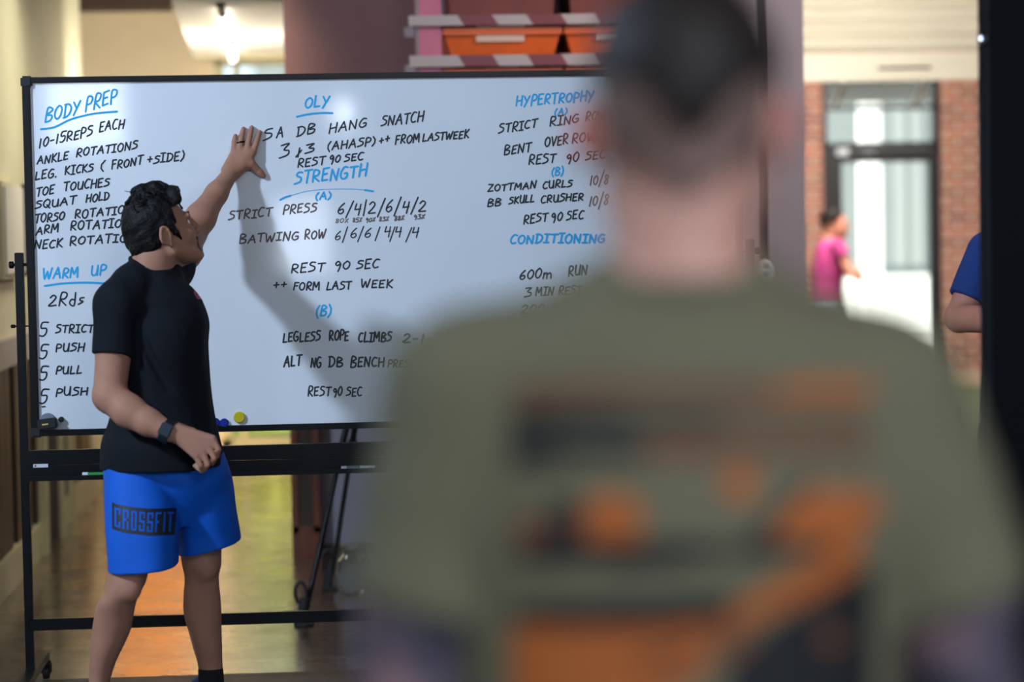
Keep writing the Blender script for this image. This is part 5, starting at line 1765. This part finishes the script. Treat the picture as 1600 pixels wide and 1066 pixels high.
# hair: dark on top, cropped short below with a V at the nape
for nm, mt_, grow, zc0, vee in (('hair', 'hair_brown', .012, -.004, .055), ('cropped_hair', 'hair_fade', .0035, -.045, .03)):
    HF = Field(hd.o - Vector((.16, .18, .16)), hd.o + Vector((.16, .18, .2)), .005)
    HF.ell(hd.p(-.008, 0, .045), (.098 + grow, .077 + grow * .8, .088 + grow * 1.6), hd.R, 0)
    HF.ell(hd.p(-.035, 0, -.03), (.055 + grow, .056 + grow, .05), hd.R, .02)
    HF.wrinkle(.0025, 160, 61)
    R0, R1, R2 = hd.R
    sl, X, Y, Z = HF.sub(HF.lo, HF.lo + HF.n * HF.h)
    dot = lambda r: (X - hd.o.x) * r.x + (Y - hd.o.y) * r.y + (Z - hd.o.z) * r.z
    lx, ly, lz = dot(R0), dot(R1), dot(R2)
    low = (zc0 + np.minimum(np.abs(ly) * (vee / .05), vee)) - lz
    g = np.minimum(np.maximum(low, lx - .04), .085 - lz)
    HF.f = np.maximum(HF.f, (g + .004 * pnoise(X, Y, Z, 140, 3)).astype(np.float32))
    HF.mesh(nm, MT[mt_], fm, 1)
hd.eyes(fm)

# ------------------------------------------------------------------ people in the background


def figure(label, d, torso, legs, arms, head, skin, top, bottom, sleeve, h, hairm, facing, foot_z=0.0, hair_long=False):
    """torso/legs rows in the picture; arms: joint lists with radii; sleeve: how much of the arm the shirt covers"""
    t = thing('person', label, 'person', (head[0].x, head[0].y, 0))
    allp = [q for A in arms for q in A[0]] + [head[0]]
    secs = rows(torso) + [s for L in legs for s in L]
    x0 = min([p.x for p in allp] + [s[1] - s[3] for s in secs]) - .14
    x1 = max([p.x for p in allp] + [s[1] + s[3] for s in secs]) + .14
    y0 = min([p.y for p in allp] + [s[2] - s[4] for s in secs]) - .18
    y1 = max([p.y for p in allp] + [s[2] + s[4] for s in secs]) + .18
    lo_, hi_ = (x0, y0, -.01), (x1, y1, head[0].z + .22)
    F = Field(lo_, hi_, h)
    F.loft(rows(torso, .014), .03, 2.2, TL)
    for L in legs:
        F.loft(L, .03, 2, TL)
        e = min(L)
        F.seg((e[1], e[2], .05), (e[1] + facing.x * .13, e[2] + facing.y * .13, .04), .04, .034, .02)
    for A, R_ in arms:
        F.chain(A, R_, .015)
        w_, e_ = A[-1], A[-2]
        dr_ = (w_ - e_).normalized()
        sd = dr_.cross(Vector((0, 0, 1))).normalized()
        F.seg(w_, w_ + dr_ * .07, .03, .028, .01)
        for i in range(4):
            b_ = w_ + dr_ * .075 + Vector((0, 0, .028 - .018 * i))
            F.chain([b_, b_ + dr_ * .035 + sd * .008, b_ + dr_ * .055 + sd * .028], [.0105, .0098, .009], .002)
        b_ = w_ + dr_ * .02 + Vector((0, 0, .028))
        F.chain([b_, b_ + dr_ * .035 + Vector((0, 0, .02)), b_ + dr_ * .06 + Vector((0, 0, .022))], [.014, .011, .0095], .004)
    hd_ = Head(head[0], facing, head[1])
    F.seg(Vector((rows(torso)[0][1], rows(torso)[0][2], rows(torso)[0][0] - .02)), hd_.p(-.02, 0, -.03), .058, .055, .02)
    hd_.carve(F)
    F.mesh('body', skin, t, 1)
    S_ = Field(lo_, hi_, h)
    S_.loft(rows(torso), .03, 2.2, TL)
    for A, R_ in arms:
        S_.seg(A[0], A[0] + (A[1] - A[0]) * sleeve, R_[0] + .014, R_[1] + .020, .03, flat=True)
    S_.wrinkle(.006, 26, 3)
    S_.mesh('shirt', top, t, 1)
    B_ = Field(lo_, hi_, h)
    for L in legs:
        B_.loft([(z, x, y, a + .016, b + .016) for z, x, y, a, b in L if z > .09], .03, 2, TL)
    tz = rows(torso)[-1]
    B_.loft([(tz[0] + .04, tz[1], tz[2], tz[3] * .93, tz[4] * .95), (tz[0] - .12, tz[1], tz[2], tz[3] * .96, tz[4])], .03, 2.2, TL)
    B_.wrinkle(.004, 30, 5)
    B_.mesh('trousers', bottom, t, 1)
    for L in legs:
        e = min(L)
        K = Field((e[1] - .25, e[2] - .25, -.01), (e[1] + .25, e[2] + .25, .2), .007)
        K.chain([(e[1] - facing.x * .04, e[2] - facing.y * .04, .055), (e[1] + facing.x * .06, e[2] + facing.y * .06, .05), (e[1] + facing.x * .17, e[2] + facing.y * .17, .04)], [.046, .048, .04], .03)
        K.cut((0, 0, .013), (0, 0, -1))
        K.mesh('shoe', MT['rubber'], t, 1)
    HF = Field(hd_.o - Vector((.2, .2, .2)), hd_.o + Vector((.2, .2, .22)), .007)
    HF.ell(hd_.p(-.012, 0, .052), (.108, .090, .098), hd_.R, 0)
    if hair_long:
        HF.chain([hd_.p(-.09, 0, .06), hd_.p(-.125, 0, .02), hd_.p(-.12, 0, -.06)], [.03, .035, .02], .02)
    HF.cut(hd_.p(.052, 0, .06), hd_.R[0] * .8 - hd_.R[2] * .6)
    HF.cut(hd_.p(0, 0, -.03), -hd_.R[2], lo=hd_.o - Vector((.1, .1, .2)), hi=hd_.o + Vector((.2, .2, .2))) if not hair_long else None
    HF.wrinkle(.004, 110, 7)
    HF.mesh('hair', hairm, t, 1)
    hd_.eyes(t)
    return t


def leg(px_top, py_top, d, fx, fy, thick=1.0):
    a = P(px_top, py_top, d)
    return [(a.z, a.x, a.y, .085 * thick, .09 * thick), (a.z * .72, (a.x * 2 + fx) / 3, (a.y * 2 + fy) / 3, .078 * thick, .082 * thick), (.48, (a.x + fx) / 2, (a.y + fy) / 2 + .01, .056, .06), (.34, (a.x + 2 * fx) / 3, (a.y + 2 * fy) / 3, .055, .058), (.1, fx, fy, .038, .042), (.05, fx, fy, .04, .046)]


dw = 19.6
fw = (RIGHT * .85 - AWAY * .25).normalized()
tw = [(374, 1284, 1309, dw, .07), (384, 1276, 1315, dw, .10), (398, 1272, 1318, dw, .125), (420, 1269, 1319, dw, .13), (445, 1267, 1318, dw, .125), (470, 1265, 1314, dw, .13), (478, 1264, 1314, dw, .13)]
bw = P(1292, 480, dw)
wm = figure('person in a magenta top and pale jeans standing before the glass street door', dw, tw,
            [leg(1285, 482, dw - .06, bw.x - .02, bw.y - .10), leg(1300, 482, dw + .06, bw.x + .13, bw.y + .06)],
            [([P(1310, 386, dw - .14), P(1327, 424, dw - .2), P(1337, 431, dw - .30)], [.046, .040, .028]), ([P(1296, 386, dw + .14), P(1312, 425, dw + .12), P(1337, 428, dw - .1)], [.046, .040, .028])],
            (P(1303, 352, dw), 0), MT['skin_pink'], MT['magenta'], MT['denim'], .42, .012, MT['hair'], fw)
db = 8.45
fb = (RIGHT * -.15 - AWAY * .95).normalized()
tb = [(352, 1580, 1625, db, .07), (368, 1548, 1660, db, .09), (395, 1532, 1678, db, .11), (450, 1530, 1680, db, .12), (530, 1538, 1672, db, .115), (610, 1535, 1675, db, .12), (650, 1532, 1678, db, .12)]
bb2 = P(1605, 660, db)
figure('person in a blue t-shirt with folded arms, half hidden behind the dark steel column', db, tb,
       [leg(1575, 665, db, bb2.x - .10, bb2.y), leg(1635, 665, db, bb2.x + .10, bb2.y)],
       [([P(1544, 395, db - .02), P(1499, 497, db - .06), P(1545, 500, db - .26), P(1590, 488, db - .22)], [.062, .050, .045, .032]), ([P(1668, 395, db - .02), P(1705, 500, db - .06), P(1660, 512, db - .24), P(1620, 520, db - .24)], [.062, .050, .045, .032])],
       (P(1603, 300, db), 0), MT['skin_pink'], MT['blue_tee'], MT['shorts_grey'], .72, .008, MT['hair_brown'], fb)
